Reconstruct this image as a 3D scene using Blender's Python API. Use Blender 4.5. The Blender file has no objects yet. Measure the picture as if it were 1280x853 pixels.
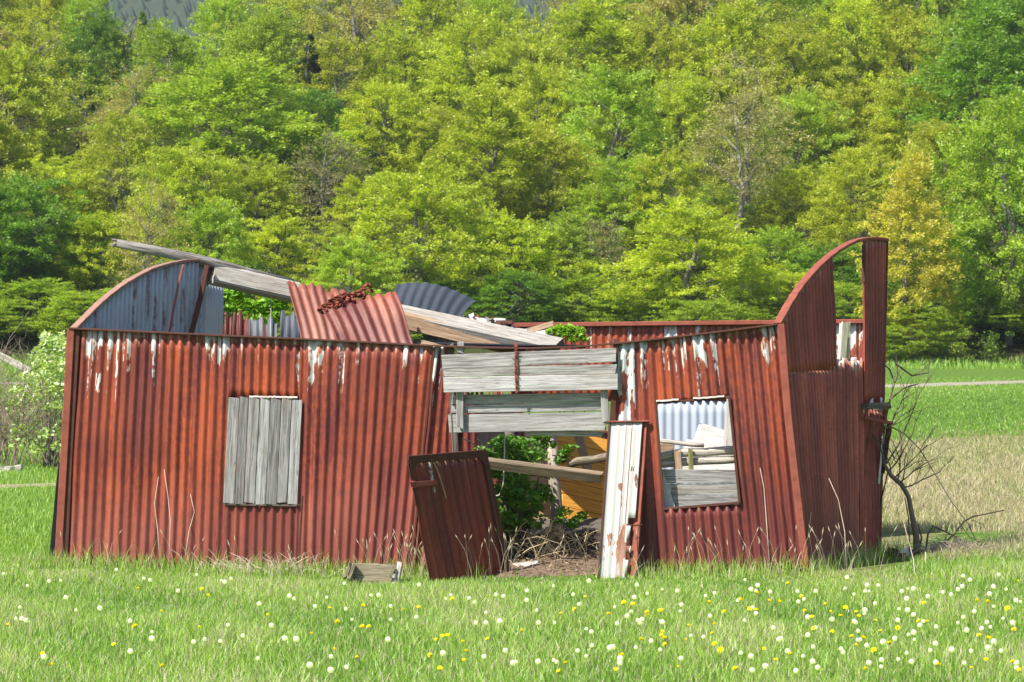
import bpy, math, random
import numpy as np
from mathutils import Vector, noise
random.seed(7)
RNG = np.random.default_rng(11)
sc = bpy.context.scene
COL = sc.collection
FPX = 3855.0; HX = 640.0; HY = 405.0; EYE = 2.15

def P(px, py, Y):
    return Vector(((px-HX)/FPX*Y, Y, EYE-(py-HY)/FPX*Y))
def proj(v):
    return HX+v.x/v.y*FPX, HY-(v.z-EYE)/v.y*FPX
def YF(px):
    return 28.5-(px-92)/908*1.5
def F(px, py, d=0.0):
    return P(px, py, YF(px)+d)
def gz(x, y):
    return -0.12*math.exp(-((x+1.8)/4)**2)*math.exp(-((y-27.5)/5)**2)
def gz_np(x, y):
    return -0.12*np.exp(-((x+1.8)/4)**2)*np.exp(-((y-27.5)/5)**2)
def hill_np(x, y):
    base = np.where(y < 158, 0, np.where(y < 330, (y-158)*0.19, 172*0.19+0*(y)))
    return base + np.where(y > 170, 1, 0)*1.2*np.sin(x*0.045+y*0.02)*np.clip((y-170)/40, 0, 1)
def hill(x, y):
    return float(hill_np(np.array(float(x)), np.array(float(y))))

# ------------------------------------------------------------------ materials
def new_mat(name):
    m = bpy.data.materials.new(name); m.use_nodes = True
    nt = m.node_tree
    for n in list(nt.nodes): nt.nodes.remove(n)
    out = nt.nodes.new('ShaderNodeOutputMaterial')
    return m, nt, out
def nd(nt, t, **kw):
    n = nt.nodes.new(t)
    for k, v in kw.items():
        if hasattr(n, k): setattr(n, k, v)
        else: n.inputs[k].default_value = v
    return n
def lk(nt, a, b): nt.links.new(a, b)
def mapping(nt, src, scale, loc=(0, 0, 0)):
    m = nd(nt, 'ShaderNodeMapping'); m.inputs['Scale'].default_value = scale; m.inputs['Location'].default_value = loc
    lk(nt, src, m.inputs['Vector']); return m.outputs[0]
def noi(nt, vec, scale=1.0, detail=3.0, rough=0.55, dist=0.0):
    n = nd(nt, 'ShaderNodeTexNoise'); n.inputs['Scale'].default_value = scale
    n.inputs['Detail'].default_value = detail; n.inputs['Roughness'].default_value = rough
    n.inputs['Distortion'].default_value = dist
    lk(nt, vec, n.inputs['Vector']); return n.outputs['Fac']
def ramp(nt, fac, stops, interp='LINEAR'):
    r = nd(nt, 'ShaderNodeValToRGB'); e = r.color_ramp; e.interpolation = interp
    while len(e.elements) > 1: e.elements.remove(e.elements[-1])
    e.elements[0].position = stops[0][0]; e.elements[0].color = (*stops[0][1], 1)
    for p, c in stops[1:]:
        x = e.elements.new(p); x.color = (*c, 1)
    lk(nt, fac, r.inputs[0]); return r.outputs[0]
def mth(nt, op, a, b=None, clamp=False):
    m = nd(nt, 'ShaderNodeMath', operation=op); m.use_clamp = clamp
    for i, v in enumerate((a, b)):
        if v is None: continue
        if isinstance(v, (int, float)): m.inputs[i].default_value = v
        else: lk(nt, v, m.inputs[i])
    return m.outputs[0]
def mix(nt, fac, a, b, blend='MIX'):
    m = nd(nt, 'ShaderNodeMix', data_type='RGBA', blend_type=blend)
    for s, v in ((m.inputs[0], fac), (m.inputs[6], a), (m.inputs[7], b)):
        if isinstance(v, (int, float)): s.default_value = v
        elif isinstance(v, tuple): s.default_value = (*v, 1)
        else: lk(nt, v, s)
    return m.outputs[2]
def principled(nt, out, col, rough=0.7, spec=0.3, metal=0.0, bump=None, bstr=0.3, bdist=0.01):
    b = nd(nt, 'ShaderNodeBsdfPrincipled')
    if isinstance(col, tuple): b.inputs['Base Color'].default_value = (*col, 1)
    else: lk(nt, col, b.inputs['Base Color'])
    if isinstance(rough, float): b.inputs['Roughness'].default_value = rough
    else: lk(nt, rough, b.inputs['Roughness'])
    b.inputs['Specular IOR Level'].default_value = spec
    if isinstance(metal, float): b.inputs['Metallic'].default_value = metal
    else: lk(nt, metal, b.inputs['Metallic'])
    if bump is not None:
        n = nd(nt, 'ShaderNodeBump'); n.inputs['Strength'].default_value = bstr; n.inputs['Distance'].default_value = bdist
        lk(nt, bump, n.inputs['Height']); lk(nt, n.outputs[0], b.inputs['Normal'])
    lk(nt, b.outputs[0], out.inputs['Surface']); return b

def rust_mat(name, orange=(0.39, 0.082, 0.026), maroon=(0.115, 0.023, 0.021), foot_tint=(0.29, 0.095, 0.075),
             patches=(), L=1.0, white=(0.62, 0.66, 0.64), seed=0.0, mix_shift=0.0, foot_from=1.0, streakwhite=0.0, pitch=0.09, thr=0.42, nails=True):
    """u = metres along the sheet, v = metres below its top edge"""
    m, nt, out = new_mat(name)
    uv = nd(nt, 'ShaderNodeTexCoord').outputs['UV']
    sep = nd(nt, 'ShaderNodeSeparateXYZ'); lk(nt, uv, sep.inputs[0]); U, V = sep.outputs[0], sep.outputs[1]
    big = noi(nt, mapping(nt, uv, (2.2, 0.45, 1), (seed, seed, 0)), 1.0, 4, 0.6)
    strk = noi(nt, mapping(nt, uv, (16, 0.7, 1), (seed*2, 0, 0)), 1.0, 3, 0.6)
    fine = noi(nt, mapping(nt, uv, (30, 14, 1), (0, seed, 0)), 1.0, 4, 0.65)
    per = mth(nt, 'ADD', mth(nt, 'MULTIPLY', big, 0.75), mth(nt, 'MULTIPLY', strk, 0.45))
    per = mth(nt, 'ADD', per, mth(nt, 'MULTIPLY', mth(nt, 'SUBTRACT', fine, 0.5), 0.5))
    f = ramp(nt, mth(nt, 'ADD', per, mix_shift), [(0.44, (0, 0, 0)), (0.68, (1, 1, 1))])
    c = mix(nt, f, maroon, orange)
    # tint towards the foot, broken by noise: pinkish weathered paint, on the right wall painted shadow
    pf = mth(nt, 'MULTIPLY', mth(nt, 'SUBTRACT', V, foot_from), 0.9)
    pf = mth(nt, 'ADD', pf, mth(nt, 'MULTIPLY', mth(nt, 'SUBTRACT', big, 0.5), 1.6))
    pf = mth(nt, 'MULTIPLY', ramp(nt, pf, [(0.0, (0, 0, 0)), (0.6, (1, 1, 1))]), 0.7)
    c = mix(nt, pf, c, foot_tint)
    # every corrugation has weathered by its own amount
    cell = mth(nt, 'FLOOR', mth(nt, 'DIVIDE', U, pitch))
    wn = nd(nt, 'ShaderNodeTexWhiteNoise', noise_dimensions='1D'); lk(nt, cell, wn.inputs['W'])
    c = mix(nt, mth(nt, 'MULTIPLY', wn.outputs[0], 0.42), c, (0.10, 0.02, 0.022))
    # blotches of dust and of deep brown rust, and a broad uneven fade
    bl = noi(nt, mapping(nt, uv, (9, 1.6, 1), (seed*3, 7, 0)), 1.0, 5, 0.7)
    c = mix(nt, mth(nt, 'MULTIPLY', ramp(nt, bl, [(0.55, (0, 0, 0)), (0.66, (1, 1, 1))]), 0.28), c, (0.075, 0.020, 0.02))
    c = mix(nt, mth(nt, 'MULTIPLY', ramp(nt, bl, [(0.28, (1, 1, 1)), (0.38, (0, 0, 0))]), 0.2), c, (0.42, 0.18, 0.11))
    wide = noi(nt, mapping(nt, uv, (0.9, 0.8, 1), (seed*5, 2, 0)), 1.0, 3, 0.6)
    c = mix(nt, mth(nt, 'MULTIPLY', ramp(nt, wide, [(0.42, (0, 0, 0)), (0.64, (1, 1, 1))]), 0.6), c, (0.10, 0.022, 0.022))
    # dark pits and vertical scratches
    sp = ramp(nt, noi(nt, mapping(nt, uv, (45, 30, 1), (3, seed, 0)), 1.0, 2, 0.5), [(0.62, (0, 0, 0)), (0.72, (1, 1, 1))])
    c = mix(nt, mth(nt, 'MULTIPLY', sp, 0.45), c, (0.07, 0.03, 0.03))
    sk = ramp(nt, noi(nt, mapping(nt, uv, (60, 1.3, 1), (9, seed, 0)), 1.0, 2, 0.5), [(0.66, (0, 0, 0)), (0.74, (1, 1, 1))])
    c = mix(nt, mth(nt, 'MULTIPLY', sk, 0.35), c, (0.42, 0.17, 0.10))
    # nail heads in rows, each with its little run of darker rust
    if nails:
        fu = mth(nt, 'SUBTRACT', mth(nt, 'MULTIPLY', mth(nt, 'FRACT', mth(nt, 'DIVIDE', U, pitch*3)), pitch*3), pitch*1.5)
        fv = mth(nt, 'SUBTRACT', mth(nt, 'MULTIPLY', mth(nt, 'FRACT', mth(nt, 'DIVIDE', mth(nt, 'SUBTRACT', V, 0.05), 0.93)), 0.93), 0.03)
        d2 = mth(nt, 'SQRT', mth(nt, 'ADD', mth(nt, 'MULTIPLY', fu, fu), mth(nt, 'MULTIPLY', fv, fv)))
        c = mix(nt, ramp(nt, mth(nt, 'MULTIPLY', d2, 10), [(0.06, (0.7, 0.7, 0.7)), (0.09, (0, 0, 0))]), c, (0.06, 0.03, 0.028))
        run = mth(nt, 'MULTIPLY', mth(nt, 'LESS_THAN', mth(nt, 'ABSOLUTE', fu), 0.006), mth(nt, 'SUBTRACT', 1.0, mth(nt, 'MULTIPLY', mth(nt, 'ABSOLUTE', mth(nt, 'SUBTRACT', fv, 0.08)), 12.0), True))
        c = mix(nt, mth(nt, 'MULTIPLY', run, mth(nt, 'MULTIPLY', fine, 0.9)), c, (0.07, 0.025, 0.02))
    metal = 0.0
    if patches or streakwhite:
        ps = sorted(p for p in patches if p[0] < L and p[1] > 0); dens = None
        for c0 in range(0, max(1, len(ps)), 12):
            stops = [(0.0, (0, 0, 0))]
            for a, b, d in ps[c0:c0+12]:
                stops.append((min(.998, max(0.001, a/L)), (d, d, d))); stops.append((min(0.9995, b/L), (0, 0, 0)))
            dn_ = ramp(nt, mth(nt, 'DIVIDE', U, L), stops, 'CONSTANT')
            dens = dn_ if dens is None else mth(nt, 'MAXIMUM', dens, dn_)
        n1 = noi(nt, mapping(nt, uv, (13, 3.2, 1), (seed, 4, 0)), 1.0, 3, 0.6)
        n2 = noi(nt, mapping(nt, uv, (45, 18, 1), (seed, 4, 0)), 1.0, 3, 0.6)
        reach = mth(nt, 'MULTIPLY', dens, mth(nt, 'ADD', mth(nt, 'MULTIPLY', mth(nt, 'SUBTRACT', n1, thr), 3.2), 0.02))
        val = mth(nt, 'SUBTRACT', reach, V)
        val = mth(nt, 'ADD', val, mth(nt, 'MULTIPLY', mth(nt, 'SUBTRACT', n2, 0.5), 0.22))
        halo = ramp(nt, val, [(0.0, (0, 0, 0)), (0.05, (1, 1, 1))]); halo = ramp(nt, mth(nt, 'ADD', val, 0.07), [(0.0, (0, 0, 0)), (0.05, (1, 1, 1))])
        c = mix(nt, mth(nt, 'MULTIPLY', halo, mth(nt, 'MULTIPLY', strk, 1.1)), c, (0.46, 0.27, 0.18))
        msk = ramp(nt, val, [(0.0, (0, 0, 0)), (0.045, (1, 1, 1))])
        # below a patch, a few drips of it
        dr = noi(nt, mapping(nt, uv, (24, 1.2, 1), (seed, 14, 0)), 1.0, 2, 0.5)
        dv = mth(nt, 'SUBTRACT', mth(nt, 'MULTIPLY', dens, mth(nt, 'MULTIPLY', mth(nt, 'SUBTRACT', dr, 0.55), 12.0)), V)
        dm = ramp(nt, dv, [(0.0, (0, 0, 0)), (0.05, (1, 1, 1))])
        msk = mth(nt, 'MAXIMUM', msk, mth(nt, 'MULTIPLY', dm, ramp(nt, n2, [(0.47, (0, 0, 0)), (0.56, (1, 1, 1))])))
        if streakwhite:
            s2 = ramp(nt, noi(nt, mapping(nt, uv, (11, 0.5, 1), (seed+5, 1, 0)), 1.0, 4, 0.6),
                      [(0.62-streakwhite, (0, 0, 0)), (0.66-streakwhite, (1, 1, 1))])
            msk = mth(nt, 'MAXIMUM', msk, s2)
        wc = mix(nt, n2, white, (0.42, 0.50, 0.53)); wc = mix(nt, mth(nt, 'MULTIPLY', fine, 0.3), wc, (0.5, 0.33, 0.2))
        c = mix(nt, msk, c, wc)
    principled(nt, out, c, 0.55, 0.4, bump=fine, bstr=0.35, bdist=0.004)
    return m

def galv_mat(name, base=(0.34, 0.38, 0.42), rust=0.5, seed=0.0, dark=(0.2, 0.23, 0.27)):
    m, nt, out = new_mat(name)
    uv = nd(nt, 'ShaderNodeTexCoord').outputs['UV']
    big = noi(nt, mapping(nt, uv, (2, 1, 1), (seed, 0, 0)), 1.0, 4, 0.6)
    fine = noi(nt, mapping(nt, uv, (26, 8, 1), (seed, 0, 0)), 1.0, 4, 0.65)
    c = mix(nt, big, dark, base)
    c = mix(nt, mth(nt, 'MULTIPLY', fine, 0.25), c, (0.12, 0.13, 0.14))
    s = noi(nt, mapping(nt, uv, (9, 0.6, 1), (seed+3, 2, 0)), 1.0, 3, 0.6)
    r = ramp(nt, mth(nt, 'ADD', s, mth(nt, 'MULTIPLY', mth(nt, 'SUBTRACT', fine, 0.5), 0.3)), [(0.78-0.3*rust, (0, 0, 0)), (0.84-0.3*rust, (1, 1, 1))])
    c = mix(nt, mth(nt, 'MULTIPLY', r, 0.85), c, (0.17, 0.06, 0.035))
    principled(nt, out, c, 0.55, 0.35, bump=fine, bstr=0.2, bdist=0.003)
    return m

def wood_mat(name, a=(0.40, 0.385, 0.35), b=(0.17, 0.155, 0.135), seed=0.0, stain=(0.10, 0.085, 0.06), stain_amt=0.35, green=0.0):
    """u runs with the grain"""
    m, nt, out = new_mat(name)
    uv = nd(nt, 'ShaderNodeTexCoord').outputs['UV']
    g = noi(nt, mapping(nt, uv, (1.8, 55, 1), (seed, 0, 0)), 1.0, 6, 0.7, 1.2)
    g2 = noi(nt, mapping(nt, uv, (5, 130, 1), (seed, 3, 0)), 1.0, 3, 0.6)
    bl = noi(nt, mapping(nt, uv, (1.8, 5, 1), (seed, 9, 0)), 1.0, 4, 0.6)
    c = mix(nt, ramp(nt, g, [(0.40, (0, 0, 0)), (0.58, (1, 1, 1))]), b, a)
    kn = noi(nt, mapping(nt, uv, (7, 22, 1), (seed, 19, 0)), 1.0, 2, 0.5)
    c = mix(nt, mth(nt, 'MULTIPLY', ramp(nt, kn, [(0.70, (0, 0, 0)), (0.76, (1, 1, 1))]), 0.7), c, (0.09, 0.065, 0.045))
    crack = ramp(nt, g2, [(0.57, (0, 0, 0)), (0.66, (1, 1, 1))])
    c = mix(nt, mth(nt, 'MULTIPLY', crack, 0.7), c, (0.06, 0.05, 0.04))
    st = ramp(nt, bl, [(0.52, (0, 0, 0)), (0.75, (1, 1, 1))])
    c = mix(nt, mth(nt, 'MULTIPLY', st, stain_amt), c, stain)
    if green: c = mix(nt, mth(nt, 'MULTIPLY', ramp(nt, bl, [(0.3, (1, 1, 1)), (0.5, (0, 0, 0))]), green), c, (0.13, 0.16, 0.05))
    principled(nt, out, c, 0.85, 0.15, bump=g, bstr=0.5, bdist=0.004)
    return m

def plain_mat(name, col, rough=0.8, var=0.3, scale=8.0, spec=0.2):
    m, nt, out = new_mat(name)
    o = nd(nt, 'ShaderNodeTexCoord').outputs['Object']
    n = noi(nt, o, scale, 4, 0.6)
    c = mix(nt, n, tuple(x*(1-var) for x in col), tuple(min(1, x*(1+var)) for x in col))
    principled(nt, out, c, rough, spec, bump=n, bstr=0.3, bdist=0.01)
    return m

def leaf_mat(name, color=None, trans=0.35, attr=True, shift=(1.25, 1.0, 0.6), gloss=0.05):
    """color None: each tree carries its own foliage colour in obj.color"""
    m, nt, out = new_mat(name)
    if color is None:
        oc = nd(nt, 'ShaderNodeObjectInfo').outputs['Color']
    else:
        r = nd(nt, 'ShaderNodeRGB'); r.outputs[0].default_value = (*color, 1); oc = r.outputs[0]
    at = nd(nt, 'ShaderNodeAttribute', attribute_name='lv')
    sep = nd(nt, 'ShaderNodeSeparateColor'); lk(nt, at.outputs['Color'], sep.inputs[0])
    warm = mix(nt, 1.0, oc, shift, 'MULTIPLY')
    c = mix(nt, sep.outputs[1], oc, warm)
    v = nd(nt, 'ShaderNodeHueSaturation'); lk(nt, c, v.inputs['Color']); lk(nt, mth(nt, 'ADD', mth(nt, 'MULTIPLY', sep.outputs[0], 0.75), 0.80), v.inputs['Value'])
    col = v.outputs[0]
    d = nd(nt, 'ShaderNodeBsdfDiffuse'); lk(nt, col, d.inputs[0])
    t = nd(nt, 'ShaderNodeBsdfTranslucent'); lk(nt, mix(nt, 1.0, col, (1.15, 1.25, 0.6), 'MULTIPLY'), t.inputs[0])
    ms = nd(nt, 'ShaderNodeMixShader'); ms.inputs[0].default_value = trans
    lk(nt, d.outputs[0], ms.inputs[1]); lk(nt, t.outputs[0], ms.inputs[2])
    g = nd(nt, 'ShaderNodeBsdfGlossy'); g.inputs['Roughness'].default_value = 0.5; g.inputs[0].default_value = (0.8, 0.85, 0.8, 1)
    m2 = nd(nt, 'ShaderNodeMixShader'); m2.inputs[0].default_value = gloss
    lk(nt, ms.outputs[0], m2.inputs[1]); lk(nt, g.outputs[0], m2.inputs[2])
    lk(nt, m2.outputs[0], out.inputs['Surface'])
    return m

# ------------------------------------------------------------------ object helpers
ORG = {}
def put(o, parent=None, label=None, cat=None, group=None, kind=None):
    COL.objects.link(o)
    if parent is not None: o.parent = parent
    if label: o['label'] = label
    if cat: o['category'] = cat
    if group: o['group'] = group
    if kind: o['kind'] = kind
    return o
def empty(name, loc, label, cat, group=None):
    o = bpy.data.objects.new(name, None); o.empty_display_size = 0.2
    o.location = loc; put(o, None, label, cat, group); ORG[o.name] = Vector(loc); return o

class MB:
    def __init__(s): s.v = []; s.f = []; s.uv = []; s.mi = []
    def quad(s, pts, uvs=None, mi=0):
        i = len(s.v); s.v += [Vector(p) for p in pts]; s.f.append(tuple(range(i, i+len(pts))))
        s.uv.append(uvs or [(0, 0)]*len(pts)); s.mi.append(mi)
    def beam(s, p0, p1, w, t, up=(0, 0, 1), n=6, jit=0.04, taper=(1, 1), rag=0.03, bend=0.0, mi=0):
        """timber: w = width across, t = thickness along 'up'"""
        p0 = Vector(p0); p1 = Vector(p1); d = (p1-p0); L = d.length; d.normalize()
        up = Vector(up); sd = d.cross(up).normalized(); up = sd.cross(d).normalized()
        ou = random.uniform(0, 20); ov = random.uniform(0, 20)
        rings = []
        ch = min(w, t)*0.12
        sh = [(-w/2+ch, -t/2), (w/2-ch, -t/2), (w/2, -t/2+ch), (w/2, t/2-ch), (w/2-ch, t/2), (-w/2+ch, t/2), (-w/2, t/2-ch), (-w/2, -t/2+ch)]
        per = [0]
        for k in range(8):
            a, b = sh[k], sh[(k+1) % 8]; per.append(per[-1]+math.hypot(a[0]-b[0], a[1]-b[1]))
        off = [random.uniform(-1, 1) for _ in range(8)]
        for i in range(n+1):
            f = i/n; sc_ = taper[0]+(taper[1]-taper[0])*f
            c = p0+d*L*f+up*(-bend*4*f*(1-f))
            row = []
            for k, (a, b) in enumerate(sh):
                j = 1+random.uniform(-jit, jit)
                e = Vector((0, 0, 0))
                if i in (0, n): e = d*(off[k]*rag*(1 if i else -1))
                row.append(len(s.v)); s.v.append(c+sd*a*j*sc_+up*b*j*sc_+e)
            rings.append(row)
        for i in range(n):
            for k in range(8):
                k2 = (k+1) % 8
                s.f.append((rings[i][k], rings[i+1][k], rings[i+1][k2], rings[i][k2]))
                u0, u1 = ou+L*i/n, ou+L*(i+1)/n
                s.uv.append([(u0, ov+per[k]), (u1, ov+per[k]), (u1, ov+per[k+1]), (u0, ov+per[k+1])]); s.mi.append(mi)
        for row, rev in ((rings[0], False), (rings[-1], True)):
            s.f.append(tuple(reversed(row)) if rev else tuple(row))
            s.uv.append([(ou+a*0.3, ov+b) for a, b in (sh[::-1] if rev else sh)]); s.mi.append(mi)
    def tube(s, pts, radii, sides=6, mi=0, cap=True):
        pts = [Vector(p) for p in pts]; n = len(pts)
        if isinstance(radii, (int, float)): radii = [radii]*n
        rings = []; ref = Vector((0.3, 0.2, 1)); L = 0; ou = random.uniform(0, 10)
        for i, p in enumerate(pts):
            d = (pts[min(i+1, n-1)]-pts[max(i-1, 0)]).normalized()
            a = d.cross(ref)
            if a.length < 0.05: a = d.cross(Vector((1, 0, 0)))
            a.normalize(); b = d.cross(a).normalized()
            rings.append((len(s.v), L))
            for k in range(sides):
                t = 2*math.pi*k/sides
                s.v.append(p+(a*math.cos(t)+b*math.sin(t))*radii[i])
            if i < n-1: L += (pts[i+1]-p).length
        for i in range(n-1):
            r0, l0 = rings[i]; r1, l1 = rings[i+1]
            for k in range(sides):
                k2 = (k+1) % sides
                s.f.append((r0+k, r0+k2, r1+k2, r1+k))
                w = 2*math.pi*max(radii[i], 1e-3)/sides
                s.uv.append([(ou+l0, k*w), (ou+l0, (k+1)*w), (ou+l1, (k+1)*w), (ou+l1, k*w)]); s.mi.append(mi)
        if cap:
            for (r, l), rev in ((rings[0], 1), (rings[-1], 0)):
                ids = [r+k for k in range(sides)]
                s.f.append(tuple(reversed(ids)) if rev else tuple(ids)); s.uv.append([(0, 0)]*sides); s.mi.append(mi)
    def build(s, name, mat, parent=None, smooth=False, label=None, cat=None, group=None, kind=None, solid=0.0, loc=None):
        if parent is not None: org = ORG[parent.name]
        else:
            if loc is None:
                zs = min(v.z for v in s.v); cx = sum(v.x for v in s.v)/len(s.v); cy = sum(v.y for v in s.v)/len(s.v)
                loc = (cx, cy, zs)
            org = Vector(loc)
        me = bpy.data.meshes.new(name)
        me.from_pydata([tuple(v-org) for v in s.v], [], s.f)
        uvl = me.uv_layers.new(name='UVMap')
        flat = [c for f in s.uv for uv in f for c in uv]
        uvl.data.foreach_set('uv', flat)
        for mm in (mat if isinstance(mat, (list, tuple)) else [mat]): me.materials.append(mm)
        me.polygons.foreach_set('material_index', s.mi)
        if smooth: me.polygons.foreach_set('use_smooth', [True]*len(me.polygons))
        me.update()
        o = bpy.data.objects.new(name, me)
        if parent is None: o.location = org
        put(o, parent, label, cat, group, kind)
        ORG[o.name] = org
        if solid:
            md = o.modifiers.new('thickness', 'SOLIDIFY'); md.thickness = solid; md.offset = 0
        return o

def corr(B, T, pitch=0.076, amp=0.010, holes=(), rows=10, jagT=None, jagB=None, dent=0.006, seed=0.0, s0=0.0, s1=1.0, off=0.0, phase=0.0, uvT=None, keep=None, spr=8):
    """corrugated sheet between the bottom curve B(s) and the top curve T(s)"""
    mb = MB()
    L = sum((((B((i+1)/20)+T((i+1)/20))-(B(i/20)+T(i/20)))*0.5).length for i in range(20))
    n = max(4, int(L*(s1-s0)/pitch*spr))
    S = sorted(set([s0+(s1-s0)*i/n for i in range(n+1)]+[h[0] for h in holes if s0 < h[0] < s1]+[h[1] for h in holes if s0 < h[1] < s1]))
    TT = sorted(set([i/rows for i in range(rows+1)]+[h[2] for h in holes]+[h[3] for h in holes]))
    sm = (s0+s1)/2
    e1 = (B(s1)+T(s1)-B(s0)-T(s0)); e2 = T(sm)-B(sm); N = e1.cross(e2).normalized()
    if N.y > 0: N = -N
    idx = {}
    uvc = {}
    for i, s in enumerate(S):
        b, t = B(s), T(s); H = (t-b).length
        tj = jagT(s) if jagT else 0.0; bj = jagB(s) if jagB else 0.0
        w = amp*math.cos(2*math.pi*(s*L/pitch)+phase)
        for j, q in enumerate(TT):
            qq = bj/H+(1-tj/H-bj/H)*q
            p = b.lerp(t, qq)
            dn = noise.noise(Vector((s*L*1.6+seed, qq*H*1.3, seed)))*dent*2 + noise.noise(Vector((s*L*5+seed, qq*H*2.5, seed+5)))*dent*0.6
            lap = 0.0045*math.floor(s*L/0.62+0.3) % 0.009 if pitch < .095 else 0
            idx[i, j] = len(mb.v); mb.v.append(p+N*(w+dn+off+lap))
            uvc[i, j] = (s*L, (1-qq)*H if uvT is None else (uvT-p.z))
    for i in range(len(S)-1):
        for j in range(len(TT)-1):
            cs, ct = (S[i]+S[i+1])/2, (TT[j]+TT[j+1])/2
            if any(h[0] < cs < h[1] and h[2] < ct < h[3] for h in holes): continue
            if keep and not keep(cs, ct): continue
            ks = [(i, j), (i+1, j), (i+1, j+1), (i, j+1)]
            mb.f.append(tuple(idx[k] for k in ks)); mb.uv.append([uvc[k] for k in ks]); mb.mi.append(0)
    mb.L = L
    return mb
def st_of(B, T, px, py):
    s, t = 0.5, 0.5
    for _ in range(30):
        def f(s, t): return proj(B(s).lerp(T(s), t))
        x, y = f(s, t); e = 1e-3
        xs, ys = f(s+e, t); xt, yt = f(s, t+e)
        a, b, c, d = (xs-x)/e, (xt-x)/e, (ys-y)/e, (yt-y)/e
        det = a*d-b*c
        if abs(det) < 1e-9: break
        dx, dy = px-x, py-y
        s += (d*dx-b*dy)/det; t += (a*dy-c*dx)/det
        s = min(max(s, -0.2), 1.2); t = min(max(t, -0.2), 1.2)
    return s, t
def pl(points):
    """piecewise linear function"""
    xs = [p[0] for p in points]; ys = [p[1] for p in points]
    return lambda x: float(np.interp(x, xs, ys))
def jag(amp, freq, seed):
    return lambda s: amp*max(0.0, 0.35+noise.noise(Vector((s*freq, seed, 0)))*1.3+noise.noise(Vector((s*freq*3.3, seed, 2)))*0.5)

# numpy mesh of many small faces
def leafmesh(name, centers, axis, nrm, length, width, lv, mat, parent=None, org=(0, 0, 0), shape='rhomb'):
    n = len(centers)
    ax = axis/np.linalg.norm(axis, axis=1, keepdims=True)
    sd = np.cross(nrm, ax); sd /= np.maximum(np.linalg.norm(sd, axis=1, keepdims=True), 1e-6)
    l = np.asarray(length).reshape(-1, 1); w = np.asarray(width).reshape(-1, 1)
    up = np.cross(ax, sd)
    V = np.empty((n, 4, 3), dtype=np.float32)
    V[:, 0] = centers-ax*l*0.5
    V[:, 1] = centers+sd*w*0.5+up*l*0.06
    V[:, 2] = centers+ax*l*0.5-up*l*0.04
    V[:, 3] = centers-sd*w*0.5+up*l*0.06
    V -= np.array(org, dtype=np.float32)
    me = bpy.data.meshes.new(name)
    me.vertices.add(n*4); me.vertices.foreach_set('co', V.reshape(-1))
    me.loops.add(n*4); me.loops.foreach_set('vertex_index', np.arange(n*4, dtype=np.int32))
    me.polygons.add(n); me.polygons.foreach_set('loop_start', np.arange(0, n*4, 4, dtype=np.int32))
    me.update(calc_edges=True)
    a = me.color_attributes.new('lv', 'FLOAT_COLOR', 'POINT')
    c = np.ones((n, 4, 4), dtype=np.float32); c[:, :, :3] = lv[:, None, :3]
    a.data.foreach_set('color', c.reshape(-1))
    me.materials.append(mat)
    return me

# ------------------------------------------------------------------ world, sun, camera
world = bpy.data.worlds.new("World"); sc.world = world; world.use_nodes = True
wn = world.node_tree; bg = wn.nodes['Background']
sky = wn.nodes.new('ShaderNodeTexSky'); sky.sky_type = 'NISHITA'; sky.sun_disc = False
SUN_EL, SUN_AZ = math.radians(49), math.radians(46)     # azimuth: to the left of straight behind the camera
sx, sy, sz = -math.sin(SUN_AZ)*math.cos(SUN_EL), -math.cos(SUN_AZ)*math.cos(SUN_EL), math.sin(SUN_EL)
sky.sun_elevation = SUN_EL; sky.sun_rotation = math.atan2(sx, sy)
sky.air_density = 1.0; sky.dust_density = 1.0; sky.ozone_density = 1.0
wn.links.new(sky.outputs[0], bg.inputs['Color']); bg.inputs['Strength'].default_value = 0.105
sl = bpy.data.lights.new('sun', 'SUN'); sl.energy = 5.0; sl.angle = math.radians(0.53); sl.color = (1.0, 0.95, 0.86)
so = bpy.data.objects.new('sun', sl); COL.objects.link(so)
so.rotation_euler = Vector((sx, sy, sz)).to_track_quat('Z', 'Y').to_euler()
cam = bpy.data.cameras.new('camera'); co = bpy.data.objects.new('camera', cam); COL.objects.link(co); sc.camera = co
cam.sensor_width = 36; cam.lens = 36*FPX/1280; cam.clip_end = 6000; cam.clip_start = 0.5
co.location = (0, 0, EYE); co.rotation_euler = (math.radians(90), 0, 0)
cam.shift_y = (405-426.5)/1280     # level camera with the horizon above the middle
cam.dof.use_dof = True; cam.dof.focus_distance = 28.0; cam.dof.aperture_fstop = 9.0
sc.view_settings.view_transform = 'Standard'; sc.view_settings.look = 'None'
sc.view_settings.exposure = 0.78; sc.view_settings.gamma = 1.0
sc.cycles.max_bounces = 6; sc.cycles.transparent_max_bounces = 8; sc.cycles.diffuse_bounces = 4
try: sc.cycles.use_denoising = True
except Exception: pass
# ------------------------------------------------------------------ ground
def grid_mesh(name, xs, ys, zf, mat, kind, lab, keep=None):
    X, Y = np.meshgrid(xs, ys); Z = zf(X, Y)
    n, m = len(xs), len(ys)
    me = bpy.data.meshes.new(name)
    V = np.stack([X, Y, Z], -1).reshape(-1, 3)
    faces = [(j*n+i, j*n+i+1, (j+1)*n+i+1, (j+1)*n+i) for j in range(m-1) for i in range(n-1) if keep is None or keep((xs[i]+xs[i+1])/2, (ys[j]+ys[j+1])/2)]
    me.from_pydata(V.tolist(), [], faces); me.materials.append(mat)
    me.polygons.foreach_set('use_smooth', [True]*len(me.polygons))
    o = bpy.data.objects.new(name, me); put(o, None, lab, None, None, kind); return o

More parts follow.
